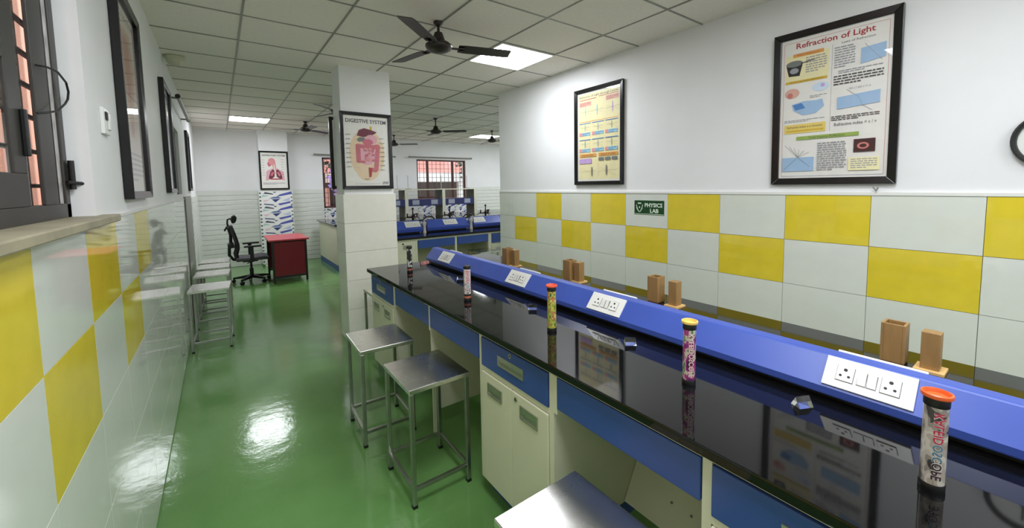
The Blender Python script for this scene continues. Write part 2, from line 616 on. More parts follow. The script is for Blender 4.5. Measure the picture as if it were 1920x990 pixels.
# patterned tiles: white with slanted blue, grey and pink facets
INDIGO, NAVY, PALEB, SEA, PNK, DOT = (mat('print_indigo', (84, 92, 172), .4), mat('print_navy', (46, 60, 120), .4), mat('print_paleblue', (190, 202, 226), .4),
                                      mat('print_sea', (172, 198, 194), .4), mat('print_blush', (226, 196, 206), .4), mat('print_ash', (74, 84, 98), .4))
def pattern_tile(w, h):
    A = Art(w, h)
    A.mb.box(-w/2, w/2, 0, 0.006, 0.002, h-0.002, WHITEP)
    A.poly([(.5, .62), (.98, .80), (.98, 1.0), (.62, .80)], INDIGO)
    A.poly([(.12, .86), (.42, .78), (.40, .86), (.18, .98)], DOT)
    A.poly([(.06, .62), (.30, .70), (.10, .80)], SEA)
    A.poly([(.28, .50), (.66, .52), (.56, .64), (.40, .62)], mat('print_slate', (96, 118, 160), .4))
    A.poly([(.36, .46), (.62, .48), (.47, .24)], NAVY)
    A.poly([(.10, .40), (.32, .46), (.16, .26)], PNK)
    A.poly([(.66, .34), (.92, .56), (.90, .30)], PALEB)
    A.poly([(.54, .14), (.94, .30), (.92, .16), (.60, .02)], INDIGO)
    A.poly([(.12, .18), (.40, .10), (.44, .02), (.14, .10)], NAVY)
    A.poly([(.40, .98), (.52, .98), (.46, .90)], NAVY)
    for v in (.12, .38, .64, .9):
        A.ell(.03, v, .03, .06, DOT, 8)
        A.ell(.97, v-.06, .028, .05, DOT, 8)
    return A.mb.mesh('tile')

# pillar and column
b = MB()
b.box(1.02, 1.53, 4.42, 4.74, 0, H+0.02, WHITE)
pil = struct(b.obj('pillar', bevel=0.006), 'square white pillar with cream tiles below, behind the bench end', 'pillar')
for r in range(6):
    z1 = 1.555-0.3*r
    z0 = max(0.0, z1-0.3)
    for (x0, x1, y0, y1) in ((1.006, 1.544, 4.405, 4.42), (1.006, 1.02, 4.42, 4.754), (1.53, 1.544, 4.42, 4.754), (1.02, 1.53, 4.74, 4.754)):
        b = MB()
        b.box(x0, x1, y0, y1, z0+0.0012, z1-0.0012, TILE_P)
        b.obj('tile', pil, bevel=0.0015)
b = MB()
b.box(0.70, 1.22, 10.0, YB, 0, H+0.02, WHITE)
col_ = struct(b.obj('column', bevel=0.006), 'white wall column with blue patterned tiles behind the red desk', 'column')
pt = pattern_tile(0.60, 0.30)
for r in range(5):
    link('tile', pt, col_, loc=(0.96, 9.992, 1.27-0.30*r))
b = MB()
b.box(0.66, 1.26, 9.994, 10.4, 0.05, 1.585, STRIP)
b.obj('tile_backing', col_)
pt2 = pattern_tile(0.36, 0.30)
for (x0, n) in ((B1[0], 4), (B2[0], 4)):
    for i in range(n):
        link('tile', pt2, wb, loc=(x0+0.185+0.365*i, YB-0.003, 0.855))
b = MB()
for B in (B1, B2):
    b.box(B[0], B[1], YB-0.002, YB+0.02, 0.3, 1.155, GROUT)
b.obj('tile_backing', wb)

# ------------------------------------------------------------------ windows
# window_1: steel casement beside the camera
w1 = thing('window_1', 'dark steel barred window with brown stone sill above the yellow tiles', 'window', kind='structure')
b = MB()
X0, X1 = -0.420, -0.396
ya, yb, za, zb = W1
b.box(X0, X1, ya, yb, za, za+0.05, WINM)
b.box(X0, X1, ya, yb, zb-0.05, zb, WINM)
b.box(X0, X1, yb-0.045, yb, za, zb, WINM)
b.box(X0, X1, ya, ya+0.05, za, zb, WINM)
b.obj('frame', w1, bevel=0.003)
for y0, y1 in ((1.745, 1.862), (1.05, 1.13)):
    b = MB()
    b.box(-0.402, -0.393, y0, y1, za+0.05, zb-0.05, WINM)
    b.obj('mullion', w1, bevel=0.002)
def casement(y0, y1):
    b = MB()
    t = 0.085
    z0, z1 = za+0.05, zb-0.05
    xx0, xx1 = -0.404, -0.394
    b.box(xx0, xx1, y0, y1, z0, z0+t, WINM)
    b.box(xx0, xx1, y0, y1, z1-t, z1, WINM)
    b.box(xx0, xx1, y0, y0+t, z0+t, z1-t, WINM)
    b.box(xx0, xx1, y1-t, y1, z0+t, z1-t, WINM)
    b.box(xx0, xx1, y0+t, y1-t, z0+0.36, z0+0.40, WINM)
    c = b.obj('casement', w1, bevel=0.002)
    g = MB()
    g.box(xx0+0.003, xx0+0.006, y0+t-0.005, y1-t+0.005, z0+t-0.005, z1-t+0.005, GLASS)
    g.obj('pane', c)
    h = MB()
    h.box(xx1, xx1+0.012, y1-0.022, y1-0.006, z0+0.13, z0+0.25, BLACKP)
    h.obj('handle', c, bevel=0.003)
casement(1.135, 1.632)
casement(0.255, 1.045)
b = MB()
b.box(-0.409, -0.407, 1.632, 1.745, za+0.05, zb-0.05, GLASS)
b.box(-0.409, -0.407, 1.862, 1.955, za+0.05, zb-0.05, GLASS)
b.obj('pane', w1)
b = MB()
b.box(-0.399, -0.394, 1.90, 1.912, za+0.05, zb-0.05, STEELT)
b.obj('runner', w1)
GB = mat('grille_iron', (26, 22, 22), 0.5)
for z in (1.63, 1.73, 1.83, 1.92, 2.01, 2.10, 2.20, 2.30, 2.40, 2.5, 2.6):
    b = MB()
    b.box(-0.432, -0.422, ya, yb, z, z+0.011, GB)
    b.obj('grille_bar', w1)
for k in range(14):
    y = 1.80-0.115*k if k < 13 else 1.915
    b = MB()
    b.box(-0.440, -0.432, y-0.006, y+0.006, za, zb, GB)
    b.obj('grille_bar', w1)
b = MB()
b.cyl((-0.385, 1.985, 1.625), (-0.385, 1.985, 1.72), 0.008, BLACKP)
b.cyl((-0.392, 1.96, 1.648), (-0.35, 2.03, 1.642), 0.006, BLACKP)
b.obj('latch', w1)
b = MB()
b.tube([(-0.394, 1.77, 1.976), (-0.378, 1.80, 1.980), (-0.372, 1.873, 1.983), (-0.372, 1.955, 1.968), (-0.372, 1.972, 1.942), (-0.372, 1.955, 1.915),
        (-0.372, 1.92, 1.895), (-0.372, 1.834, 1.86), (-0.378, 1.77, 1.845), (-0.394, 1.745, 1.838)], 0.0030, BLACKP)
b.obj('stay_cord', w1, smooth=40)
b = MB()
b.box(-0.46, XL+0.045, ya-0.05, yb+0.11, TTOP-0.022, TTOP+0.004, SILL)
b.obj('sill', w1, bevel=0.004)

def steel_window(name, label, wall, u0, u1, z0, z1, fm, mull, hbars, vbars, place):
    w = thing(name, label, 'window', kind='structure')
    b = MB()
    t = 0.04
    place(b, u0, u1, z0, z0+t, fm, 0.03, 0.08)
    place(b, u0, u1, z1-t, z1, fm, 0.03, 0.08)
    place(b, u0, u0+t, z0, z1, fm, 0.03, 0.08)
    place(b, u1-t, u1, z0, z1, fm, 0.03, 0.08)
    b.obj('frame', w)
    for m in mull:
        b = MB()
        place(b, m-0.025, m+0.025, z0, z1, fm, 0.025, 0.085)
        b.obj('mullion', w)
    edges = [u0+t]+list(mull)+[u1-t]
    for a, c in zip(edges, edges[1:]):
        b = MB()
        place(b, a, c, z0+t, z1-t, GLASS, 0.05, 0.054)
        b.obj('pane', w)
    for k in range(hbars):
        b = MB()
        z = z0+(z1-z0)*(k+1)/(hbars+1)
        place(b, u0, u1, z-0.005, z+0.005, GB if fm != REDBROWN else REDBROWN, 0.10, 0.11)
        b.obj('grille_bar', w)
    for k in range(vbars):
        b = MB()
        u = u0+(u1-u0)*(k+1)/(vbars+1)
        place(b, u-0.005, u+0.005, z0, z1, GB if fm != REDBROWN else REDBROWN, 0.11, 0.12)
        b.obj('grille_bar', w)
    return w
pb = lambda mb, a, c, d, e, m, n0, n1: mb.box(a, c, YB+n0, YB+n1, d, e, m)
pl = lambda mb, a, c, d, e, m, n0, n1: mb.box(XL-n1, XL-n0, a, c, d, e, m)
steel_window('window_2', 'narrow dark steel window under a rod between the aisle wall posters', wl, W2[0], W2[1], W2[2], W2[3], WINM, [5.84], 5, 6, pl)
steel_window('window_3', 'barred window partly hidden by the pillar, dark foliage outside', wb, *B1, REDBROWN, [2.28, 3.03], 9, 11, pb)
steel_window('window_4', 'barred red-brown window above the reagent rack, brick building outside', wb, *B2, REDBROWN, [4.56, 5.31], 9, 11, pb)
b = MB()
b.box(XL-0.21, XL-0.16, W2[0]-0.05, W2[1]+0.05, W2[2]-0.05, W2[3]+0.05, BLACKP)
bb = b.obj('shutter')
tag(bb, 'black shutter closing the narrow aisle window from outside', 'shutter')

def rod(label, p0, p1, out, group):
    t = thing('curtain_rod', label, 'curtain rod', p0, 0, group)
    q = Vector(p1)-Vector(p0)
    b = MB()
    b.cyl((0, 0, 0), q, 0.016, RODM, n=10)
    b.obj('pole', t, smooth=40)
    for k, f in enumerate((0.0, 1.0)):
        b = MB()
        d = q.normalized()*(-0.03 if f == 0 else 0.03)
        b.cyl(q*f-d*0.2, q*f+d, 0.022, BLACKP if k == 0 and out[0] else RODM, n=10)
        b.obj('finial', t)
        b = MB()
        e = q*(0.05 if f == 0 else 0.95)
        b.cyl(e, e+Vector(out), 0.01, RODM, n=8)
        b.obj('bracket', t)
rod('curtain rod above the narrow dark window on the aisle wall', (XL+0.07, 5.36, 2.55), (XL+0.07, 7.1, 2.55), (-0.07, 0, 0), 'curtain rods')
rod('thin curtain rod above the window behind the pillar', (1.80, YB-0.08, 2.40), (3.62, YB-0.08, 2.40), (0, 0.08, 0), 'curtain rods')
rod('thin curtain rod above the window over the reagent rack', (4.03, YB-0.08, 2.415), (5.84, YB-0.08, 2.42), (0, 0.08, 0), 'curtain rods')

# ------------------------------------------------------------------ ceiling lights
PLAB = ['square lit ceiling panel beside the nearest fan', 'lit ceiling panel above the red desk and office chair', 'lit ceiling panel by the fan at the checkered wall end',
        'lit ceiling panel above the camera, over the near bench edge', 'added unseen fill panel at the bench side of the end wall', 'added unseen fill panel at the aisle side of the end wall', 'lit ceiling panel above the barred window at the camera',
        'added fill panel hidden past the checkered wall, over the rear bench', 'added fill panel hidden in the far corner over the rear bench', 'added fill panel hidden in the far corner by the side wall', 'added fill panel hidden behind the pillar, near the far windows']
for (px, py), lb in zip(PANELS, PLAB):
    t = thing('ceiling_light', lb, 'ceiling light', (px+0.3, py+0.3, H), 0, 'ceiling light panels')
    b = MB()
    s = 0.298
    f = 0.016
    for (x0, x1, y0, y1) in ((-s, s, -s, -s+f), (-s, s, s-f, s), (-s, -s+f, -s+f, s-f), (s-f, s, -s+f, s-f)):
        b.box(x0, x1, y0, y1, -0.008, 0.012, WHITEP)
    b.obj('frame', t)
    b = MB()
    e = s-f
    b.poly([(-e, -e, -0.003), (-e, e, -0.003), (e, e, -0.003), (e, -e, -0.003)], LED)
    b.obj('diffuser', t)

# ------------------------------------------------------------------ ceiling fans
def make_fan(label, x, y, drop, ang):
    t = thing('ceiling_fan', label, 'ceiling fan', (x, y, H), 0, 'dark ceiling fans')
    z = -drop
    b = MB()
    b.lathe([(0.035, -0.001), (0.034, -0.012), (0.016, -0.03), (0.012, -0.032)], DARKM, n=14)
    b.obj('canopy', t, smooth=40)
    b = MB()
    b.cyl((0, 0, -0.02), (0, 0, z+0.08), 0.010, DARKM, n=10)
    b.obj('downrod', t, smooth=40)
    b = MB()
    b.lathe([(0.014, z+0.105), (0.030, z+0.10), (0.044, z+0.06), (0.052, z+0.035)], DARKM, n=16)
    b.obj('lower_cup', t, smooth=40)
    b = MB()
    b.lathe([(0.05, z+0.036), (0.075, z+0.03), (0.098, z+0.012), (0.10, z-0.002), (0.09, z-0.02), (0.06, z-0.036), (0.025, z-0.042)], DARKM, n=22)
    b.obj('motor', t, smooth=50)
    for k in range(3):
        a = math.radians(ang+120*k)
        b = MB()
        w, tl = 0.056, 0.010
        P = []
        for (r, hw) in ((0.145, 0.045), (0.20, w), (0.53, w), (0.555, 0.048)):
            for sgn in (-1, 1):
                P += [(r, sgn*hw, -sgn*tl+0.002), (r, sgn*hw, -sgn*tl-0.002)]
        F = []
        for i in range(3):
            o = 4*i
            F += [(o, o+2, o+6, o+4), (o+1, o+5, o+7, o+3), (o, o+4, o+5, o+1), (o+2, o+3, o+7, o+6)]
        F += [(0, 1, 3, 2), (12, 14, 15, 13)]
        b.faces(P, F, DARKM)
        bl = b.obj('blade', t, loc=(0, 0, z-0.002), rz=a)
        b = MB()
        b.box(0.085, 0.19, -0.014, 0.014, -0.006, 0.002, DARKM)
        b.box(0.15, 0.19, -0.034, 0.034, -0.006, -0.001, DARKM)
        b.obj('blade_bracket', bl)
    return t
make_fan('nearest dark ceiling fan, beside the bright square light panel', 1.375, 2.87, 0.178, -137)
make_fan('dark ceiling fan above the red desk', 1.33, 8.39, 0.145, 35)
make_fan('dark ceiling fan seen clear between pillar and checkered wall', 3.16, 6.82, 0.235, -163)
make_fan('dark ceiling fan partly cut off by the checkered wall edge', 4.88, 7.66, 0.22, -160)
make_fan('dark ceiling fan hidden behind the pillar, blade sticking out', 1.42, 6.23, 0.15, -130)
make_fan('dark ceiling fan peeking out behind the pillar poster', 3.34, 9.5, 0.215, -40)

# ------------------------------------------------------------------ posters
I = INK
def art_refraction(A):
    A.rect(.03, .012, .97, .016, I['grey'])
    A.line(.03, .015, .03, .975, .002, I['redl'])
    A.line(.97, .015, .97, .975, .002, I['redl'])
    A.line(.03, .975, .97, .975, .002, I['redl'])
    A.text('Refraction of Light', .15, .915, .86, .965, I['red'], 0.02)
    A.text('Laws of Refraction', .58, .893, .86, .908, I['black'])
    A.rect(.05, .70, .47, .885, I['cream'])
    A.rect(.12, .868, .42, .893, I['orange'])
    A.text('What is Refraction?', .16, .874, .38, .887, I['red'])
    A.poly([(.08, .74), (.19, .735), (.22, .82), (.05, .825)], I['dark'])
    A.ell(.135, .825, .085, .022, I['greyd'])
    A.ell(.135, .775, .045, .02, I['grey'])
    A.line(.2, .82, .34, .832, .006, I['dark'])
    A.para(.25, .745, .45, .86, 7, I['grey'], 1)
    A.rect(.05, .685, .46, .703, I['gold'])
    A.text('Some important definitions', .1, .688, .42, .70, I['brown'])
    A.ell(.12, .615, .075, .035, I['flesh'])
    A.ell(.10, .60, .03, .02, I['redl'])
    A.ell(.40, .635, .08, .03, I['sky'])
    A.ell(.42, .643, .02, .012, I['violet'])
    A.para(.3, .565, .46, .585, 2, I['grey'], 3)
    A.poly([(.12, .535), (.24, .55), (.36, .545), (.42, .55), (.44, .50), (.36, .455), (.24, .45), (.14, .49)], I['blue'])
    A.poly([(.13, .53), (.22, .54), (.26, .50), (.16, .49)], I['deep'])
    A.para(.05, .405, .45, .425, 2, I['grey'], 4)
    A.rect(.05, .325, .46, .39, I['yellow'])
    A.rect(.07, .335, .44, .348, I['gold'])
    A.text('Refractive index is a constant', .08, .362, .43, .378, I['brown'])
    A.line(.5, .32, .5, .90, .0015, I['grey'])
    A.para(.52, .735, .70, .88, 9, I['grey'], 5)
    A.poly([(.75, .735), (.95, .755), (.95, .845), (.75, .835)], I['blue'])
    A.line(.78, .86, .86, .79, .002, I['grey'])
    A.line(.86, .79, .92, .74, .002, I['grey'])
    A.para(.56, .695, .93, .72, 2, I['grey'], 6)
    A.para(.52, .62, .94, .69, 4, I['black'], 7)
    A.text('sin i / sin r = n', .66, .583, .84, .598, I['grey'])
    A.poly([(.56, .46), (.92, .475), (.92, .555), (.56, .54)], I['blue'])
    A.line(.64, .585, .74, .53, .002, I['grey'])
    A.line(.74, .53, .78, .47, .002, I['grey'])
    A.line(.78, .47, .86, .43, .002, I['grey'])
    A.para(.51, .385, .93, .42, 3, I['black'], 8)
    A.text('Refractive index = c / v', .54, .35, .90, .37, I['black'])
    A.rect(.18, .275, .76, .30, I['green'])
    A.text('Total Internal Reflection', .30, .279, .64, .295, I['black'])
    A.rect(.04, .05, .36, .15, I['blue'])
    for k in range(6):
        A.line(.20, .15, .06+.05*k, .245-.012*k, .0016, I['greyd'])
    A.line(.20, .15, .05, .06, .002, I['greyd'])
    A.line(.20, .15, .32, .08, .002, I['greyd'])
    A.para(.39, .05, .66, .25, 13, I['grey'], 9)
    A.rect(.72, .165, .90, .25, I['brown'])
    A.ell(.80, .205, .05, .022, I['redl'])
    A.ell(.80, .205, .03, .012, I['brown'])
    A.rect(.68, .045, .94, .13, I['cream'])
    A.para(.70, .055, .92, .125, 5, I['grey'], 10)
framed_poster('large framed poster reading Refraction of Light on the checkered wall', 0.646, 0.980, (XR-0.001, 0.891, 1.60), RIGHT, art_refraction, 0.042).rotation_euler[0] = math.radians(0.8)

def art_lenses(A):
    A.rect(.03, .02, .97, .98, I['cream'])
    A.text('Refraction of Light through Lenses', .05, .935, .95, .962, I['black'], 0.01)
    A.rect(.06, .915, .46, .922, I['red'])
    A.rect(.52, .925, .96, .931, I['red'])
    A.rect(.05, .845, .34, .895, I['flesh'])
    A.rect(.68, .865, .97, .915, I['flesh'])
    A.para(.07, .85, .32, .89, 3, I['redl'], 1)
    A.para(.70, .87, .95, .91, 3, I['redl'], 2)
    for u in (.2, .48, .83):
        A.ell(u, .79, .012, .06, I['teal'] if u != .83 else I['violet'])
        A.line(u-.15, .78, u+.15, .79, .0015, I['greyd'])
        A.line(u-.14, .81, u+.14, .75, .0012, I['grey'])
    A.rect(.05, .67, .95, .675, I['orange'])
    for r in range(2):
        z = .575-.185*r
        for c in range(3):
            u = .05+.31*c
            A.rect(u, z+.075, u+.28, z+.083, I['deep'])
            A.line(u+.02, z+.03, u+.27, z+.035, .0012, I['greyd'])
            A.ell(u+.14, z+.03, .01, .04, I['teal'])
            A.line(u+.02, z+.055, u+.26, z-.005, .0012, I['orange'])
            A.rect(u, z-.06, u+.27, z-.022, I['teal'])
            A.rect(u, z-.06, u+.07, z-.022, I['pink'])
            A.para(u+.08, z-.058, u+.26, z-.026, 2, I['deep'], r*3+c)
    A.rect(.06, .275, .46, .31, I['orange'])
    A.rect(.52, .275, .95, .31, I['orange'])
    A.text('Concave lens', .12, .283, .40, .302, I['brown'])
    A.text('Power of a lens', .58, .283, .90, .302, I['brown'])
    A.rect(.05, .20, .35, .255, I['violet'])
    for k in range(3):
        A.rect(.52+.15*k, .225, .64+.15*k, .26, I['greyd'])
    A.line(.06, .11, .48, .115, .0015, I['greyd'])
    A.ell(.36, .11, .015, .055, I['greyd'])
    A.line(.08, .15, .44, .08, .0012, I['orange'])
    A.line(.52, .21, .52, .05, .0015, I['black'])
    A.line(.54, .11, .94, .12, .0015, I['greyd'])
    A.ell(.70, .12, .015, .06, I['greyd'])
    A.line(.56, .15, .92, .06, .0012, I['orange'])
framed_poster('framed cream poster on light through lenses above the green sign', 0.647, 0.976, (XR-0.001, 2.824, 1.617), RIGHT, art_lenses, 0.038)

def art_digestive(A):
    A.ell(.5, .46, .40, .36, I['tan'])
    A.ell(.5, .24, .27, .17, I['tan'])
    A.text('DIGESTIVE SYSTEM', .05, .90, .95, .955, I['black'], 0.025)
    A.line(.60, .86, .60, .76, .022, I['gold'])
    A.poly([(.28, .72), (.33, .80), (.45, .83), (.60, .81), (.74, .78), (.62, .73), (.42, .70)], I['maroon'])
    A.poly([(.27, .66), (.34, .70), (.48, .69), (.42, .64), (.32, .63)], I['greyd'])
    A.ell(.60, .67, .14, .07, I['rosel'])
    A.ell(.52, .63, .12, .045, I['rose'])
    A.ell(.5, .44, .19, .14, I['rosel'])
    path = [(.30, .36+.03*k) for k in range(8)]+[(.30+.055*k, .575-.012*math.sin(PI*k/8)) for k in range(9)]+[(.745-.006*k, .56-.035*k) for k in range(10)]+[(.67-.03*k, .225+.004*k) for k in range(4)]
    for u, v in path:
        A.ell(u, v, .055, .030, I['rose'], 10)
    for u, v in path[::2]:
        A.ell(u+.01, v+.004, .030, .015, I['redl'], 8)
    r = random.Random(2)
    for k in range(26):
        A.ell(.5+r.uniform(-.15, .15), .44+r.uniform(-.10, .10), .035, .016, I['pink'] if k % 2 else I['rose'], 8)
    A.poly([(.52, .27), (.60, .25), (.57, .13), (.53, .13)], I['red'])
    for k in range(8):
        v = .72-.065*k
        A.para(.04, v, .20, v+.02, 1, I['greyd'], k)
        A.line(.2, v+.01, .32, v-.01, .0012, I['grey'])
        A.para(.80, v-.04, .96, v-.02, 1, I['greyd'], 30+k)
        A.line(.72, v-.02, .80, v-.03, .0012, I['grey'])
    A.para(.42, .09, .60, .105, 1, I['black'], 77)
    A.rect(.84, .03, .89, .06, I['grey'])
    A.rect(.91, .03, .96, .06, I['grey'])
    A.line(.2, .03, .78, .03, .002, I['grey'])
framed_poster('framed poster lettered Digestive System on the near pillar', 0.517, 0.786, (1.263, 4.418, 1.606), FRONT, art_digestive, 0.034)

def art_respiratory(A):
    A.text('RESPIRATORY SYSTEM', .06, .90, .94, .945, I['black'], 0.025)
    A.ell(.42, .75, .14, .10, I['pink'])
    A.poly([(.28, .74), (.24, .68), (.30, .60), (.40, .64)], I['rose'])
    A.poly([(.42, .68), (.56, .72), (.58, .56), (.48, .52)], I['pink'])
    A.poly([(.16, .22), (.20, .48), (.44, .56), (.62, .56), (.86, .46), (.90, .22), (.78, .22), (.76, .40), (.30, .40), (.28, .22)], I['rosel'])
    for sg in (-1, 1):
        A.poly([(.54+sg*.03, .50), (.54+sg*.10, .53), (.54+sg*.19, .46), (.54+sg*.25, .34), (.54+sg*.26, .25), (.54+sg*.12, .28), (.54+sg*.04, .33)], I['maroon'])
        A.poly([(.54+sg*.07, .47), (.54+sg*.15, .45), (.54+sg*.20, .36), (.54+sg*.12, .33)], I['rose'])
        A.line(.54, .47, .54+sg*.16, .36, .008, I['pink'])
    A.line(.50, .66, .53, .44, .02, I['pale'])
    A.poly([(.3, .27), (.8, .27), (.74, .24), (.36, .24)], I['red'])
    for k in range(7):
        A.para(.05, .78-.07*k, .20, .80-.07*k, 1, I['greyd'], k)
        A.para(.78, .80-.07*k, .94, .82-.07*k, 1, I['greyd'], 40+k)
    A.para(.06, .10, .90, .16, 3, I['grey'], 90)
framed_poster('framed poster lettered Respiratory System on the far white column', 0.530, 0.800, (0.955, 9.998, 1.61), FRONT, art_respiratory, 0.032)

def art_muscle(A):
    A.rect(.02, .02, .98, .98, I['pale'])
    A.text('MUSCULAR SYSTEM', .1, .93, .9, .965, I['black'], 0.02)
    A.poly([(.3, .88), (.7, .88), (.8, .7), (.68, .5), (.62, .45), (.56, .30), (.44, .30), (.38, .45), (.26, .6), (.22, .72)], I['flesh'])
    A.poly([(.36, .84), (.6, .84), (.64, .62), (.5, .46), (.38, .60)], I['redl'])
    A.para(.05, .05, .9, .22, 6, I['grey'], 3)
def art_lines(A):
    A.rect(.02, .02, .98, .98, I['sky'])
    A.text('THE HUMAN EYE', .1, .92, .9, .96, I['black'], 0.02)
    A.ell(.5, .65, .3, .18, I['pale'])
    A.ell(.62, .65, .10, .10, I['deep'])
    A.para(.08, .06, .92, .40, 12, I['grey'], 8)
framed_poster('glass-fronted black framed poster beside the barred window', 0.65, 0.98, (XL+0.001, 2.865, 1.58), LEFT, art_muscle, 0.036, depth=0.035)
framed_poster('black framed poster on the aisle wall before the curtain rod', 0.65, 0.93, (XL+0.001, 4.74, 1.60), LEFT, art_lines, 0.036, depth=0.035)
framed_poster('farthest black framed poster on the aisle wall, near the corner', 0.60, 0.85, (XL+0.001, 7.75, 1.61), LEFT, art_lines, 0.036, depth=0.03)
framed_poster('black framed poster on the hidden rear face of the pillar', 0.56, 0.77, (1.255, 4.741, 1.61), REAR, art_muscle, 0.034)

# ------------------------------------------------------------------ small wall things
t = thing('wall_sign', 'small green sign reading PHYSICS LAB on a white tile', 'sign', (XR-0.011, 2.216, 1.34), RIGHT)
A = Art(0.314, 0.130)
A.mb.box(-0.157, 0.157, 0, 0.006, 0, 0.130, GREEN_SIGN)
A.text('PHYSICS', .36, .54, .94, .82, SIGNTXT, 0.03)
A.text('LAB', .54, .16, .82, .44, SIGNTXT, 0.03)
A.rect(.02, .05, .98, .08, SIGNTXT)
A.rect(.12, .76, .24, .84, SIGNTXT)
A.ell(.18, .52, .022, .06, SIGNTXT)
for sg in (-1, 1):
    A.line(.18+sg*.025, .22, .18+sg*.085, .48, .006, SIGNTXT)
    A.line(.18+sg*.085, .48, .18+sg*.11, .70, .006, SIGNTXT)
    A.line(.18+sg*.055, .30, .18+sg*.11, .50, .004, SIGNTXT)
A.line(.155, .22, .205, .22, .006, SIGNTXT)
A.mb.obj('plate', t)

t = thing('switch_plate', 'small white switch plate between barred window and framed poster', 'switch', (XL, 2.24, 1.835), LEFT)
b = MB()
b.box(-0.05, 0.05, -0.012, 0, 0, 0.10, WHITEP)
b.obj('plate', t, bevel=0.003)
b = MB()
b.box(-0.03, 0.0, -0.016, -0.012, 0.055, 0.085, HOLE)
b.obj('socket', t)
b = MB()
b.box(0.004, 0.034, -0.018, -0.012, 0.02, 0.085, WHITEP)
b.obj('rocker', t, bevel=0.002)

t = thing('ceiling_detector', 'cream dome detector on the ceiling by the aisle wall', 'detector', (-0.255, 4.98, H), 0)
b = MB()
b.cyl((0, 0, 0), (0, 0, -0.02), 0.075, DOME, n=24)
b.obj('base_plate', t, smooth=40)
b = MB()
b.lathe([(0.062, -0.02), (0.060, -0.045), (0.045, -0.068), (0.02, -0.078), (0.004, -0.08)], DOME, n=24)
b.obj('dome', t, smooth=60)

t = thing('wall_clock', 'round white-faced clock with thick black rim at the picture edge', 'clock', (XR, 0.035, 1.795), RIGHT)
b = MB()
n = 40
R0, R1 = 0.130, 0.108
P = []
for (r, y) in ((R0, 0), (R0, -0.028), (R0-0.008, -0.036), (R1+0.004, -0.034), (R1, -0.02)):
    P += [(r*math.cos(2*PI*i/n), y, r*math.sin(2*PI*i/n)) for i in range(n)]
F = [(k*n+i, k*n+(i+1) % n, (k+1)*n+(i+1) % n, (k+1)*n+i) for k in range(4) for i in range(n)]
b.faces(P, F, BLACKP)
b.obj('rim', t, smooth=50)
b = MB()
b.cyl((0, 0, 0), (0, -0.016, 0), 0.110, WHITEP, n=40)
b.obj('dial', t)
b = MB()
b.box(-0.004, 0.004, -0.020, -0.017, -0.01, 0.075, HOLE)
b.obj('hand', t)
b = MB()
b.box(-0.01, 0.055, -0.022, -0.019, -0.004, 0.004, HOLE)
b.obj('hand', t)

t = thing('wall_hook', 'tiny metal hook above the tiles under the refraction poster', 'hook', (XR-0.001, 0.652, 1.556), RIGHT)
b = MB()
b.cyl((0, 0, 0.012), (0, -0.03, 0.004), 0.004, CHROME)
b.cyl((0, -0.03, 0.004), (0.012, -0.034, 0.022), 0.0035, CHROME)
b.cyl((0, -0.02, 0.004), (-0.014, -0.026, 0.024), 0.0035, CHROME)
b.obj('screw', t)

# ------------------------------------------------------------------ front island bench
ZT = 0.91
XA, XB_ = 1.0, 2.25
b = MB()
b.box(XA, XB_, -1.3, 3.66, ZT-0.03, ZT, GRANITE)
tag(b.obj('worktop', bevel=0.004), 'long polished black granite worktop of the near bench', 'worktop')
XFR = 1.035
YS = [3.64, 3.05, 2.413, 1.78, 1.195, 0.565, -0.05, -0.66, -1.27]
def handle(parent, yc, zc, w, h, x=XFR-0.012):
    b = MB()
    y0, y1, z0, z1 = yc-w/2, yc+w/2, zc-h/2, zc+h/2
    f = 0.006
    b.box(x-0.006, x+0.002, y0, y1, z0, z0+f, CHROME)
    b.box(x-0.006, x+0.002, y0, y1, z1-f, z1, CHROME)
    b.box(x-0.006, x+0.002, y0, y0+f, z0+f, z1-f, CHROME)
    b.box(x-0.006, x+0.002, y1-f, y1, z0+f, z1-f, CHROME)
    b.faces([(x-0.001, y0+f, z0+f), (x-0.001, y1-f, z0+f), (x-0.004, y1-f, (z0+z1)/2), (x-0.004, y0+f, (z0+z1)/2)], [(0, 1, 2, 3)], CHROME)
    b.box(x-0.004, x, y0+f, y1-f, (z0+z1)/2, z1-f, CHROME)
    b.obj('handle', parent)
def lock(parent, yc, zc, x=XFR-0.012):
    b = MB()
    b.cyl((x+0.002, yc, zc), (x-0.005, yc, zc), 0.011, CHROME, n=14)
    b.cyl((x-0.005, yc, zc), (x-0.0055, yc, zc), 0.005, HOLE, n=8)
    b.obj('lock', parent)
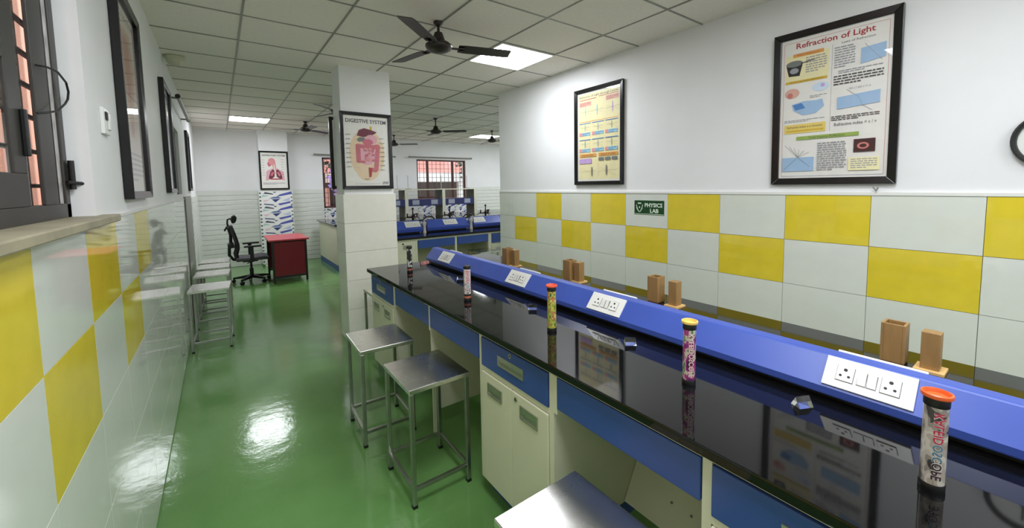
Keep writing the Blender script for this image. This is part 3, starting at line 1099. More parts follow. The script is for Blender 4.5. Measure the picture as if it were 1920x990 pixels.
def base_cabinet(label, ya, yb):
    # ya > yb ; front faces -X
    t = thing('base_cabinet', label, 'cabinet', (0, 0, 0), 0, 'cream cabinets of the near bench')
    b = MB()
    b.box(XFR+0.006, 2.21, yb, ya, 0.09, 0.88, CREAM)
    b.obj('body', t, bevel=0.002)
    b = MB()
    b.box(XFR-0.004, XFR+0.006, yb, ya, 0.857, 0.88, CREAM)
    b.box(XFR-0.004, XFR+0.006, yb, yb+0.028, 0.09, 0.857, CREAM)
    b.box(XFR-0.004, XFR+0.006, ya-0.028, ya, 0.09, 0.857, CREAM)
    b.box(XFR-0.004, XFR+0.006, yb+0.028, ya-0.028, 0.68, 0.705, CREAM)
    b.obj('face_frame', t, bevel=0.001)
    b = MB()
    b.box(XFR+0.05, 2.16, yb+0.01, ya-0.01, 0, 0.09, BLUEF)
    b.obj('plinth', t)
    y0, y1 = yb+0.031, ya-0.031
    b = MB()
    b.box(XFR-0.012, XFR+0.01, y0, y1, 0.708, 0.854, BLUEF)
    d = b.obj('drawer', t, bevel=0.003)
    handle(d, (y0+y1)/2, 0.785, 0.205, 0.050)
    lock(d, (y0+y1)/2, 0.838)
    ym = (y0+y1)/2
    for k, (a, c) in enumerate(((ym+0.001, y1), (y0, ym-0.001))):
        b = MB()
        b.box(XFR-0.012, XFR+0.01, a, c, 0.10, 0.677, CREAM)
        d = b.obj('door', t, bevel=0.003)
        handle(d, (a+c)/2+(0.005 if k == 0 else -0.005), 0.607, 0.125, 0.062)
        if k == 1:
            lock(d, c-0.04, 0.650)
    return t
def knee_unit(label, ya, yb, foot=False):
    t = thing('knee_space_unit', label, 'desk unit', (0, 0, 0), 0, 'knee spaces of the near bench')
    b = MB()
    b.box(XFR-0.004, XFR+0.006, yb+0.001, ya-0.001, 0.857, 0.88, CREAM)
    b.obj('rail', t, bevel=0.001)
    b = MB()
    b.box(XFR-0.008, XFR+0.008, yb+0.004, ya-0.022, 0.725, 0.855, BLUEF)
    b.obj('apron', t, bevel=0.003)
    b = MB()
    b.box(XFR-0.006, XFR+0.03, ya-0.022, ya-0.001, 0.70, 0.857, CREAM)
    b.obj('divider_post', t)
    b = MB()
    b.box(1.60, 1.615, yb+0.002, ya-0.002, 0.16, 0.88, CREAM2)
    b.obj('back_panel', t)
    b = MB()
    b.faces([(1.47, yb+0.003, 0.10), (1.58, yb+0.003, 0.30), (1.60, yb+0.003, 0.30), (1.49, yb+0.003, 0.10),
             (1.47, ya-0.003, 0.10), (1.58, ya-0.003, 0.30), (1.60, ya-0.003, 0.30), (1.49, ya-0.003, 0.10)],
            [(0, 1, 2, 3), (7, 6, 5, 4), (0, 4, 5, 1), (1, 5, 6, 2), (2, 6, 7, 3), (3, 7, 4, 0)], CREAM)
    for k in (0.35, 0.5, 0.65):
        y = yb+(ya-yb)*k
        b.cyl((1.524, y, 0.205), (1.532, y, 0.20), 0.006, SWLINE, n=8)
    b.obj('duct_cover', t)
    if foot:
        b = MB()
        b.box(XFR+0.01, 1.599, yb+0.003, yb+0.017, 0.15, 0.857, CREAM)
        b.box(XFR+0.01, XFR+0.055, yb+0.003, yb+0.017, 0.0, 0.15, CREAM)
        b.obj('partition', t)
    return t
base_cabinet('cream cabinet with blue drawer at the pillar end of the bench', YS[0], YS[1])
knee_unit('blue-aproned knee space behind the first steel stool', YS[1], YS[2], True)
knee_unit('blue-aproned knee space behind the second steel stool', YS[2], YS[3])
base_cabinet('cream cabinet with blue drawer between the knee spaces', YS[3], YS[4])
knee_unit('blue-aproned knee space behind the nearest steel stool', YS[4], YS[5])
base_cabinet('cream cabinet with blue drawer at the picture bottom edge', YS[5], YS[6])
knee_unit('blue-aproned knee space beside the camera', YS[6], YS[7])

# service raceway along the middle of the bench
def outlet(parent, M, w=0.215, h=0.112, double=True):
    """white plate with two three-pin sockets and two rockers; M maps plate space (x right, z up, -y out) to the parent"""
    def put(mb):
        mb.v = [tuple(M @ Vector(p)) for p in mb.v]
        return mb
    b = MB()
    b.box(-w/2, w/2, -0.007, 0.001, 0, h, WHITEP)
    p = put(b).obj('outlet_plate', parent, bevel=0.0015)
    s = h*0.36
    for u in (-w*0.25, w*0.25):
        b = MB()
        b.box(u-s*0.66, u+s*0.66, -0.0078, -0.007, h*0.5-s*0.72, h*0.5+s*0.72, SWLINE)
        b.box(u-s*0.61, u+s*0.61, -0.0105, -0.0078, h*0.5-s*0.67, h*0.5+s*0.67, WHITEP)
        for (du, dv, r) in ((0, s*0.36, 0.0054), (-s*0.30, -s*0.22, 0.0042), (s*0.30, -s*0.22, 0.0042)):
            b.cyl((u+du, -0.0102, h*0.5+dv), (u+du, -0.0110, h*0.5+dv), r, HOLE, n=8)
        put(b).obj('socket', p)
    for u in (-w*0.056, w*0.056):
        b = MB()
        b.box(u-w*0.053, u+w*0.053, -0.0078, -0.007, h*0.5-s*0.70, h*0.5+s*0.60, SWLINE)
        b.faces([(u-w*0.048, -0.0085, h*0.5-s*0.62), (u+w*0.048, -0.0085, h*0.5-s*0.62), (u+w*0.048, -0.014, h*0.5+s*0.54), (u-w*0.048, -0.014, h*0.5+s*0.54)], [(0, 1, 2, 3)], WHITEP)
        put(b).obj('rocker', p)
    return p

XC = 1.625
t = thing('service_raceway', 'long bright blue socket raceway along the middle of the near bench', 'raceway', (XC, 0, ZT))
prof = [(-0.098, 0.018), (-0.098, 0.045), (-0.026, 0.132), (0.026, 0.132), (0.098, 0.045), (0.098, 0.018)]
b = MB()
b.extrude(prof, 'y', -1.25, 3.60, RACE)
b.obj('housing', t, bevel=0.006)
b = MB()
b.box(-0.07, 0.07, -1.2, 3.55, 0, 0.018, BLACKP)
b.obj('plinth', t)
sl = math.atan2(0.132-0.045, 0.072)
PLATE_UP = 0.008
def slope_matrix(y, side):
    # plate x axis -> -Y (front) / +Y (rear), plate z axis -> up the slope
    if side < 0:
        ex, ez = Vector((0, -1, 0)), Vector((math.cos(sl), 0, math.sin(sl)))
        o = Vector((-0.098, y, 0.045))+ez*PLATE_UP
    else:
        ex, ez = Vector((0, 1, 0)), Vector((-math.cos(sl), 0, math.sin(sl)))
        o = Vector((0.098, y, 0.045))+ez*PLATE_UP
    ey = ez.cross(ex)
    return Matrix(((ex.x, ey.x, ez.x, o.x), (ex.y, ey.y, ez.y, o.y), (ex.z, ey.z, ez.z, o.z), (0, 0, 0, 1)))
for y in (0.332, 1.391, 2.165, 3.237):
    outlet(t, slope_matrix(y, -1), 0.22, 0.098)
    outlet(t, slope_matrix(y-0.01, 1), 0.22, 0.104)

# ------------------------------------------------------------------ things on the bench
def tube_print(name, stops, scale, seed, stretch=(1, 1, 0.5)):
    m = bpy.data.materials.new(name)
    m.use_nodes = True
    nt = m.node_tree
    p = nt.nodes['Principled BSDF']
    p.inputs['Roughness'].default_value = 0.3
    tc = nt.nodes.new('ShaderNodeTexCoord')
    mp = nt.nodes.new('ShaderNodeMapping')
    mp.inputs['Location'].default_value = (seed, seed*2.0, seed*0.7)
    mp.inputs['Scale'].default_value = stretch
    n = nt.nodes.new('ShaderNodeTexNoise')
    n.inputs['Scale'].default_value = scale
    n.inputs['Detail'].default_value = 2
    r = nt.nodes.new('ShaderNodeValToRGB')
    r.color_ramp.interpolation = 'CONSTANT'
    els = r.color_ramp.elements
    while len(els) < len(stops):
        els.new(0.5)
    for i, c in enumerate(stops):
        els[i].position = 0.0 if i == 0 else 0.30+0.40*i/len(stops)
        els[i].color = (*[lin(q) for q in c], 1)
    nt.links.new(tc.outputs['Object'], mp.inputs[0])
    nt.links.new(mp.outputs[0], n.inputs['Vector'])
    nt.links.new(n.outputs['Fac'], r.inputs[0])
    nt.links.new(r.outputs[0], p.inputs['Base Color'])
    return m
def kaleidoscope(label, x, y, tube_m, lid_m, cap_m, txt1, txt2, face, foot_rings=None):
    t = thing('kaleidoscope', label, 'kaleidoscope', (x, y, ZT), 0, 'kaleidoscopes standing on the black bench')
    r = 0.0215
    b = MB()
    b.lathe([(r, 0.014), (r, 0.204)], tube_m, n=28)
    b.obj('tube', t, smooth=40)
    b = MB()
    b.lathe([(0.0228, 0.0), (0.0232, 0.003), (0.0232, 0.016), (0.0222, 0.018)], BLACKP, n=28)
    b.obj('foot_cap', t, smooth=40)
    if foot_rings:
        b = MB()
        b.lathe([(0.0224, 0.017), (0.0226, 0.019), (0.0226, 0.029), (0.0222, 0.030)], foot_rings, n=28)
        b.obj('ring', t, smooth=40)
        b = MB()
        b.lathe([(0.0224, 0.030), (0.0226, 0.031), (0.0226, 0.042), (0.022, 0.043)], BLACKP, n=28)
        b.obj('ring', t, smooth=40)
    b = MB()
    b.lathe([(0.0222, 0.198), (0.0228, 0.200), (0.0228, 0.217), (0.0222, 0.218)], cap_m, n=28)
    b.obj('collar', t, smooth=40)
    if lid_m:
        b = MB()
        b.lathe([(0.023, 0.217), (0.0275, 0.219), (0.0282, 0.222), (0.0275, 0.227), (0.024, 0.2285), (0.0225, 0.226), (0.021, 0.219), (0.010, 0.2182), (0.003, 0.218)], lid_m, n=32)
        b.obj('lid', t, smooth=50)
    if txt1:
        import bmesh
        V, Fc = glyphs('KALEIDOSCOPE', 0.02)
        for (mm, grow, rad) in ((txt2, 0.10, r+0.0004), (txt1, 0.0, r+0.0008)):
            V, Fc = glyphs('KALEIDOSCOPE', 0.02+grow*0.45)
            me = bpy.data.meshes.new('lettering')
            me.from_pydata([(a, c, 0) for a, c in V], [], Fc)
            bm = bmesh.new()
            bm.from_mesh(me)
            bmesh.ops.triangulate(bm, faces=bm.faces)
            for _ in range(2):
                es = [e for e in bm.edges if abs(e.verts[0].co.y-e.verts[1].co.y) > 0.22]
                if es:
                    bmesh.ops.subdivide_edges(bm, edges=es, cuts=1)
            for v in bm.verts:
                along, hgt = v.co.x, v.co.y
                a = face-(0.5-hgt)*(0.82+grow*0.5)*-1
                z = 0.186-along*0.155
                v.co = (rad*math.cos(a), rad*math.sin(a), z)
            bm.to_mesh(me)
            bm.free()
            me.materials.append(mm)
            if grow == 0.0 and txt1 is RTX:
                me.materials.append(TTX)
                me.materials.append(DTX)
                for p in me.polygons:
                    a_ = (0.186-p.center.z)/0.155
                    p.material_index = 0 if a_ < 0.45 else (1 if a_ < 0.72 else 2)
            link('lettering', me, t)
    return t
ORANGE = mat('orange_plastic', (236, 104, 48), 0.35)
YLID = mat('yellow_plastic', (236, 196, 106), 0.35)
RLID = mat('red_orange_plastic', (226, 92, 66), 0.35)
BROWNR = mat('copper_brown_ring', (176, 100, 74), 0.45)
SILVER = tube_print('silver_print', [(70, 66, 64), (150, 142, 134), (190, 182, 172), (206, 200, 190), (178, 168, 156), (160, 150, 140)], 34, 3)
PURPLE = tube_print('purple_print', [(60, 40, 70), (124, 44, 110), (164, 60, 130), (196, 190, 170), (96, 120, 84), (200, 210, 190)], 42, 8)
GREENP = tube_print('green_print', [(70, 96, 50), (150, 160, 60), (196, 186, 70), (120, 150, 80), (190, 80, 60), (210, 200, 120)], 70, 5)
WHITEPR = tube_print('white_print', [(200, 200, 200), (226, 224, 222), (198, 150, 150), (220, 220, 224), (150, 120, 124)], 60, 2)
BWPR = tube_print('swirl_print', [(30, 30, 30), (206, 206, 200), (40, 40, 40), (150, 140, 130)], 26, 7)
RTX = mat('lettering_red', (190, 48, 74), 0.4)
WTX = mat('lettering_white', (222, 218, 214), 0.4)
TTX = mat('lettering_teal', (86, 128, 150), 0.4)
DTX = mat('lettering_dark', (64, 44, 54), 0.4)
kaleidoscope('kaleidoscope with black cap and black and white swirls, at the pillar end', 1.24, 3.262, BWPR, None, BLACKP, None, None, 0, BROWNR)
def face_ang(x, y, off=0.0):
    return math.atan2(-y, -x)+off
kaleidoscope('white printed kaleidoscope with black cap and orange foot ring', 1.20, 2.202, WHITEPR, None, BLACKP, RTX, WTX, face_ang(1.2, 2.2, 0.15), BROWNR)
kaleidoscope('green and yellow kaleidoscope with a red-orange lid', 1.258, 1.467, GREENP, RLID, BLACKP, None, None, 0)
kaleidoscope('purple and green kaleidoscope with a yellow lid', 1.292, 0.765, PURPLE, YLID, BLACKP, WTX, RTX, face_ang(1.29, .77, 0.35))
kaleidoscope('nearest kaleidoscope, silver with bright orange lid and red lettering', 1.271, 0.147, SILVER, ORANGE, BLACKP, RTX, WTX, face_ang(1.27, .15, 0.30))

PLAB2 = ['clear glass prism nearest the silver kaleidoscope', 'clear glass prism between the green and purple kaleidoscopes', 'clear glass prism left of the green kaleidoscope', 'clear glass prism half hidden by the white kaleidoscope']
for (x, y, rz), lb in zip([(1.435, 0.462, 1.1), (1.415, 1.12, 0.9), (1.40, 1.80, 0.8), (1.435, 2.74, 0.9)], PLAB2):
    b = MB()
    s = 0.036
    b.extrude([(-s/2, 0), (s/2, 0), (0, s*0.866)], 'y', -0.024, 0.024, PRISMG)
    o = b.obj('glass_prism', loc=(x, y, ZT+0.0005), rz=rz)
    tag(o, lb, 'prism', 'glass prisms on the black bench')

def wooden_set(lb1, lb2, x1, y1, x2, y2, s=1.0):
    t = thing('hollow_wooden_box', lb1, 'wooden box', (x1, y1, ZT), 0, 'open-topped wooden boxes on the bench')
    w, h, k = 0.036*s, 0.155, 0.009
    for (a, c, d, e) in ((-w, w, -w, -w+k), (-w, w, w-k, w), (-w, -w+k, -w+k, w-k), (w-k, w, -w+k, w-k)):
        b = MB()
        b.box(a, c, d, e, 0.006, h, WOOD)
        b.obj('side', t, bevel=0.0012)
    b = MB()
    b.box(-w+0.002, w-0.002, -w+0.002, w-0.002, 0, 0.012, WOOD_SHADE)
    b.obj('bottom', t)
    t = thing('wooden_block', lb2, 'wooden block', (x2, y2, ZT), 0, 'wooden blocks on square bases')
    b = MB()
    b.box(-0.045, 0.045, -0.042, 0.042, 0, 0.011, WOODL)
    b.obj('base', t, bevel=0.0015)
    b = MB()
    b.box(-0.026, 0.026, -0.026, 0.026, 0.011, 0.148, WOOD)
    b.obj('block', t, bevel=0.0012)
wooden_set('hollow wooden box nearest the camera, behind the socket raceway', 'solid wooden block on pale base nearest the camera', 2.076, 0.366, 2.072, 0.262)
wooden_set('hollow wooden box second from the camera, behind the purple kaleidoscope', 'wooden block on pale base second from the camera', 2.066, 1.445, 2.060, 1.315)
wooden_set('hollow wooden box third from the camera, behind the green kaleidoscope', 'wooden block on pale base third from the camera', 2.045, 2.175, 2.058, 2.09)
wooden_set('hollow wooden box farthest along the bench', 'wooden block on pale base farthest along the bench', 2.03, 2.965, 2.045, 2.87)

# ------------------------------------------------------------------ steel stools
def make_stool(label, x, y, rz=0):
    t = thing('steel_stool', label, 'stool', (x, y, 0), rz, 'square stainless steel lab stools')
    w, d, h = 0.338/2, 0.39/2, 0.622
    b = MB()
    b.box(-w, w, -d, d, h-0.026, h, STEEL)
    b.obj('seat', t, bevel=0.004)
    k = 0.011
    lw, ld = w-k-0.004, d-k-0.004
    for sx in (-1, 1):
        for sy in (-1, 1):
            b = MB()
            b.box(sx*lw-k, sx*lw+k, sy*ld-k, sy*ld+k, 0.004, h-0.026, STEELT)
            lg = b.obj('leg', t, bevel=0.003)
            b = MB()
            b.box(sx*lw-k-0.001, sx*lw+k+0.001, sy*ld-k-0.001, sy*ld+k+0.001, 0, 0.016, BLACKP)
            b.obj('foot', lg)
    q = 0.009
    for sy in (-1, 1):
        b = MB()
        b.box(-lw+k, lw-k, sy*ld-q, sy*ld+q, 0.085, 0.105, STEELT)
        b.obj('stretcher', t, bevel=0.002)
    for sx in (-1, 1):
        b = MB()
        b.box(sx*lw-q, sx*lw+q, -ld+k, ld-k, 0.085, 0.105, STEELT)
        b.obj('stretcher', t, bevel=0.002)
    return t
st = make_stool('nearest steel stool, seat shining at the picture bottom', 0.771, 0.785)
dup(st, (0.855, 2.072, 0), 0.0, 'steel stool standing alone before the second knee space')
dup(st, (0.803, 2.72, 0), -0.03, 'steel stool at the first knee space, farther along the bench')
dup(st, (1.255, 3.93, 0), 0.0, 'steel stool squeezed between bench end and pillar')
dup(st, (-0.125, 5.30, 0), -0.12+0.06, 'front steel stool of the row along the aisle wall')
dup(st, (-0.115, 6.14, 0), -0.06, 'second steel stool of the row along the aisle wall')
dup(st, (-0.105, 6.70, 0), -0.06, 'third steel stool of the row along the aisle wall')
dup(st, (-0.095, 7.20, 0), -0.06, 'last steel stool of the row, nearest the office chair')
dup(st, (3.25, 5.42, 0), 0.0, 'steel stool under the blue apron of the rear bench')

# ------------------------------------------------------------------ red desk and office chair
t = thing('desk', 'small red-topped desk with maroon side panel and black legs', 'desk', (0.93, 8.53, 0), 0)
b = MB()
b.box(-0.305, 0.305, -0.49, 0.49, 0.725, 0.752, REDTOP)
b.obj('top', t, bevel=0.004)
for sx in (-1, 1):
    for sy in (-1, 1):
        b = MB()
        b.box(sx*0.25-0.016, sx*0.25+0.016, sy*0.45-0.016, sy*0.45+0.016, 0, 0.725, BLACKP)
        b.obj('leg', t)
for sy in (-1, 1):
    b = MB()
    b.box(-0.234, 0.234, sy*0.45-0.009, sy*0.45+0.009, 0.12, 0.70, MAROON)
    b.obj('side_panel', t)
    b = MB()
    b.box(-0.234, 0.234, sy*0.45-0.012, sy*0.45+0.012, 0.085, 0.115, BLACKP)
    b.obj('cross_bar', t)
b = MB()
b.box(0.24, 0.258, -0.434, 0.434, 0.12, 0.70, MAROON)
b.obj('front_panel', t)
b = MB()
b.box(-0.235, 0.20, -0.43, -0.05, 0.58, 0.715, BLACKP)
d_ = b.obj('drawer', t)
b = MB()
b.box(-0.245, -0.235, -0.30, -0.18, 0.64, 0.655, CHROME)
b.obj('handle', d_)

t = thing('office_chair', 'black high-backed office chair with headrest, facing the red desk', 'chair', (0.385, 8.55, 0), 0.0)
b = MB()
for k in range(5):
    a = 2*PI*k/5+0.35
    c, s_ = math.cos(a), math.sin(a)
    P = []
    for r, hw, z0, z1 in ((0.02, 0.03, 0.075, 0.13), (0.28, 0.018, 0.065, 0.09)):
        for sg in (-1, 1):
            P += [(r*c-sg*hw*s_, r*s_+sg*hw*c, z0), (r*c-sg*hw*s_, r*s_+sg*hw*c, z1)]
    b.faces(P, [(0, 2, 3, 1), (4, 5, 7, 6), (0, 1, 5, 4), (2, 6, 7, 3), (1, 3, 7, 5), (0, 4, 6, 2)], BLACKP)
b.obj('star_base', t)
for k in range(5):
    a = 2*PI*k/5+0.35
    x, y = 0.27*math.cos(a), 0.27*math.sin(a)
    b = MB()
    for o in (-0.014, 0.014):
        b.cyl((x+o*math.sin(a)-0.009*math.sin(a), y-o*math.cos(a)+0.009*math.cos(a), 0.028), (x+o*math.sin(a)+0.009*math.sin(a), y-o*math.cos(a)-0.009*math.cos(a), 0.028), 0.028, BLACKP, n=14)
    b.cyl((x, y, 0.028), (x, y, 0.075), 0.010, BLACKP, n=8)
    b.obj('caster', t, smooth=40)
b = MB()
b.lathe([(0.03, 0.09), (0.03, 0.24), (0.018, 0.245), (0.018, 0.37)], BLACKP, n=16)
b.obj('gas_lift', t, smooth=40)
b = MB()
b.box(-0.12, 0.10, -0.09, 0.09, 0.365, 0.40, BLACKP)
b.cyl((0.0, -0.09, 0.38), (-0.06, -0.22, 0.36), 0.008, BLACKP)
b.obj('tilt_mechanism', t)
b = MB()
outl = [(-0.21, 0.40), (-0.22, 0.44), (-0.20, 0.465), (0.0, 0.452), (0.18, 0.47), (0.25, 0.45), (0.27, 0.415), (0.22, 0.40)]
b.extrude(outl, 'y', -0.23, 0.23, GREYF)
b.obj('seat', t, bevel=0.02)
b = MB()
prof = [(-0.20, 0.44), (-0.215, 0.52), (-0.19, 0.62), (-0.19, 0.70), (-0.215, 0.82), (-0.245, 0.93), (-0.265, 1.0)]
P, F = [], []
for i, (x, z) in enumerate(prof):
    hw = (0.19, 0.22, 0.235, 0.24, 0.24, 0.225, 0.19)[i]
    for j in range(9):
        u = -1+2*j/8
        cx = 0.035*u*u
        for th in (0.0, -0.03):
            P.append((x+cx+th, u*hw, z))
n2 = 18
for i in range(len(prof)-1):
    for j in range(8):
        a = i*n2+j*2
        F += [(a, a+2, a+2+n2, a+n2), (a+1, a+1+n2, a+3+n2, a+3)]
    a = i*n2
    F += [(a, a+n2, a+1+n2, a+1), (a+16, a+17, a+17+n2, a+16+n2)]
for j in range(8):
    F += [(j*2, j*2+1, j*2+3, j*2+2)]
    a = (len(prof)-1)*n2+j*2
    F += [(a, a+2, a+3, a+1)]
b.faces(P, F, BLACKM)
bk = b.obj('backrest', t, smooth=50)
b = MB()
b.tube([(-0.10, 0, 0.39), (-0.25, 0, 0.42), (-0.30, 0, 0.50), (-0.295, 0, 0.62), (-0.27, 0, 0.72), (-0.265, 0, 0.85), (-0.29, 0, 0.97)], 0.024, BLACKP, n=10)
b.obj('spine', bk, smooth=50)
b = MB()
b.extrude([(-0.31, 0.63), (-0.32, 0.68), (-0.28, 0.72), (-0.23, 0.71), (-0.22, 0.64)], 'y', -0.15, 0.15, BLACKP)
b.obj('lumbar_support', bk, bevel=0.012)
b = MB()
b.extrude([(-0.24, 1.05), (-0.255, 1.11), (-0.23, 1.17), (-0.19, 1.185), (-0.165, 1.15), (-0.175, 1.09), (-0.20, 1.05)], 'y', -0.14, 0.14, BLACKM)
hr = b.obj('headrest', t, bevel=0.015)
b = MB()
b.tube([(-0.28, 0, 0.96), (-0.30, 0, 1.04), (-0.295, 0, 1.11), (-0.25, 0, 1.13)], 0.014, BLACKP)
b.tube([(-0.275, -0.17, 0.97), (-0.30, -0.12, 0.99), (-0.31, 0.0, 1.0), (-0.30, 0.12, 0.99), (-0.275, 0.17, 0.97)], 0.010, BLACKP)
b.tube([(-0.30, 0, 1.0), (-0.33, 0, 0.95), (-0.345, 0, 0.92)], 0.014, BLACKP)
b.obj('bracket', hr, smooth=50)
for sy in (-1, 1):
    b = MB()
    b.box(-0.02, 0.035, sy*0.27-0.013, sy*0.27+0.013, 0.40, 0.64, BLACKP)
    b.box(-0.02, 0.035, min(sy*0.16, sy*0.28), max(sy*0.16, sy*0.28), 0.385, 0.405, BLACKP)
    ar = b.obj('armrest', t, bevel=0.004)
    b = MB()
    b.box(-0.10, 0.15, sy*0.27-0.04, sy*0.27+0.04, 0.64, 0.668, BLACKP)
    b.obj('arm_pad', ar, bevel=0.008)

# ------------------------------------------------------------------ rear bench (second island) facing the camera
Y2, Y2b = 5.52, 6.76
b = MB()
b.box(1.62, 6.6, Y2, Y2b, ZT-0.03, ZT, GRANITE)
tag(b.obj('worktop', bevel=0.004), 'black granite worktop of the rear bench behind the pillar', 'worktop')
YFR = Y2+0.035
def handle_y(parent, xc, zc, w, h):
    b = MB()
    y = YFR-0.012
    b.box(xc-w/2, xc+w/2, y-0.006, y+0.002, zc-h/2, zc-h/2+0.006, CHROME)
    b.box(xc-w/2, xc+w/2, y-0.006, y+0.002, zc+h/2-0.006, zc+h/2, CHROME)
    b.box(xc-w/2, xc+w/2, y-0.003, y+0.001, zc-h/2+0.006, zc+h/2-0.006, CHROME)
    b.obj('handle', parent)
def rear_cabinet(label, x0, x1, drawer=True):
    t = thing('base_cabinet', label, 'cabinet', (0, 0, 0), 0, 'cream cabinets of the rear bench')
    b = MB()
    b.box(x0, x1, YFR+0.006, Y2b-0.04, 0.09, 0.88, CREAM)
    b.obj('body', t, bevel=0.002)
    b = MB()
    b.box(x0, x0+0.026, YFR-0.004, YFR+0.006, 0.09, 0.88, CREAM)
    b.box(x1-0.026, x1, YFR-0.004, YFR+0.006, 0.09, 0.88, CREAM)
    b.box(x0+0.026, x1-0.026, YFR-0.004, YFR+0.006, 0.855, 0.88, CREAM)
    b.obj('face_frame', t)
    b = MB()
    b.box(x0+0.01, x1-0.01, YFR+0.05, Y2b-0.09, 0, 0.09, BLUEF)
    b.obj('plinth', t)
    top = 0.852
    if drawer:
        b = MB()
        b.box(x0+0.03, x1-0.03, YFR-0.012, YFR+0.006, 0.70, 0.852, BLUEF)
        d = b.obj('drawer', t, bevel=0.002)
        handle_y(d, (x0+x1)/2, 0.785, 0.2, 0.05)
        top = 0.675
    b = MB()
    b.box(x0+0.03, x1-0.03, YFR-0.012, YFR+0.006, 0.10, top, CREAM)
    d = b.obj('door', t, bevel=0.002)
    handle_y(d, x0+(0.16 if drawer else 0.42), top-0.08, 0.12, 0.06)
    b = MB()
    b.cyl((x0+0.36, YFR-0.011, top-0.03), (x0+0.36, YFR-0.018, top-0.03), 0.012, HOLE, n=10)
    b.obj('lock', d)
def rear_knee(label, x0, x1):
    t = thing('knee_space_unit', label, 'desk unit', (0, 0, 0), 0, 'knee spaces of the rear bench')
    b = MB()
    b.box(x0+0.001, x1-0.001, YFR-0.004, YFR+0.006, 0.855, 0.88, CREAM)
    b.obj('rail', t)
    b = MB()
    b.box(x0+0.012, x1-0.034, YFR-0.008, YFR+0.008, 0.735, 0.853, BLUEF)
    b.obj('apron', t, bevel=0.002)
    b = MB()
    b.box(x1-0.032, x1-0.002, YFR-0.006, YFR+0.03, 0.0, 0.855, CREAM)
    b.obj('divider_post', t)
    b = MB()
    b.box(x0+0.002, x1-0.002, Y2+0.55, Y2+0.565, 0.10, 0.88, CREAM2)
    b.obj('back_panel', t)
rear_cabinet('plain cream cabinet of the rear bench right behind the pillar', 1.66, 2.235, False)
rear_knee('first blue-aproned knee space of the rear bench', 2.235, 2.865)
rear_knee('second blue-aproned knee space of the rear bench', 2.865, 3.46)
rear_cabinet('cream cabinet with blue drawer at the checkered wall end', 3.46, 4.06)
rear_knee('rear bench knee space hidden past the checkered wall edge', 4.06, 4.68)
rear_cabinet('rear bench cabinet hidden past the checkered wall edge', 4.68, 5.28)
RYC = 6.12
def short_raceway(label, x0, x1, px):
    t = thing('service_raceway', label, 'raceway', (0, RYC, ZT), 0, 'short blue raceways on the rear bench')
    b = MB()
    b.extrude([(-0.14, 0.018), (-0.15, 0.075), (-0.03, 0.185), (0.03, 0.185), (0.15, 0.075), (0.14, 0.018)], 'x', x0, x1, RACE)
    b.obj('housing', t, bevel=0.008)
    b = MB()
    b.box(x0+0.03, x1-0.03, -0.10, 0.10, 0, 0.018, BLACKP)
    b.obj('plinth', t)
    s2 = math.atan2(0.11, 0.12)
    ez = Vector((0, math.cos(s2), math.sin(s2)))
    ex = Vector((1, 0, 0))
    ey = ez.cross(ex)
    o = Vector((px, -0.15, 0.075))+ez*0.03
    outlet(t, Matrix(((ex.x, ey.x, ez.x, o.x), (ex.y, ey.y, ez.y, o.y), (ex.z, ey.z, ez.z, o.z), (0, 0, 0, 1))), 0.24, 0.115)
short_raceway('short blue raceway on the rear bench right behind the pillar', 2.05, 2.50, 2.36)
short_raceway('middle blue raceway on the rear bench, longest of three', 2.58, 3.32, 3.0)
short_raceway('blue raceway on the rear bench at the checkered wall end', 3.42, 4.0, 3.54)
short_raceway('blue raceway of the rear bench cut off by the checkered wall', 4.02, 4.7, 4.16)
PIPEW = mat('white_pipe', (214, 212, 206), 0.4)
for (x, lb) in ((2.54, 'white drip cup and hose between the first rear raceways'), (3.37, 'white drip cup and hose at the far rear raceway')):
    t = thing('drip_cup', lb, 'drip cup', (x, 6.0, ZT), 0, 'white drip cups on the rear bench')
    b = MB()
    b.lathe([(0.03, 0.0), (0.024, 0.02), (0.02, 0.10), (0.034, 0.15), (0.034, 0.165)], PIPEW, n=14)
    b.obj('cup', t, smooth=40)
    b = MB()
    b.tube([(0.025, -0.02, 0.19), (0.03, -0.03, 0.14), (0.02, -0.045, 0.08), (0.03, -0.06, 0.012)], 0.007, BLACKP)
    b.tube([(0, 0, 0.16), (0.0, 0, 0.2), (0.03, -0.01, 0.21), (0.025, -0.02, 0.18)], 0.007, PIPEW)
    b.obj('hose', t, smooth=50)
TAPM = mat('dark_brass', (52, 34, 30), 0.35, metal=0.4)
TL = ['dark gas tap cluster on the rear bench nearest the pillar', 'dark gas tap cluster in the middle of the rear bench', 'dark gas tap cluster at the checkered wall end']
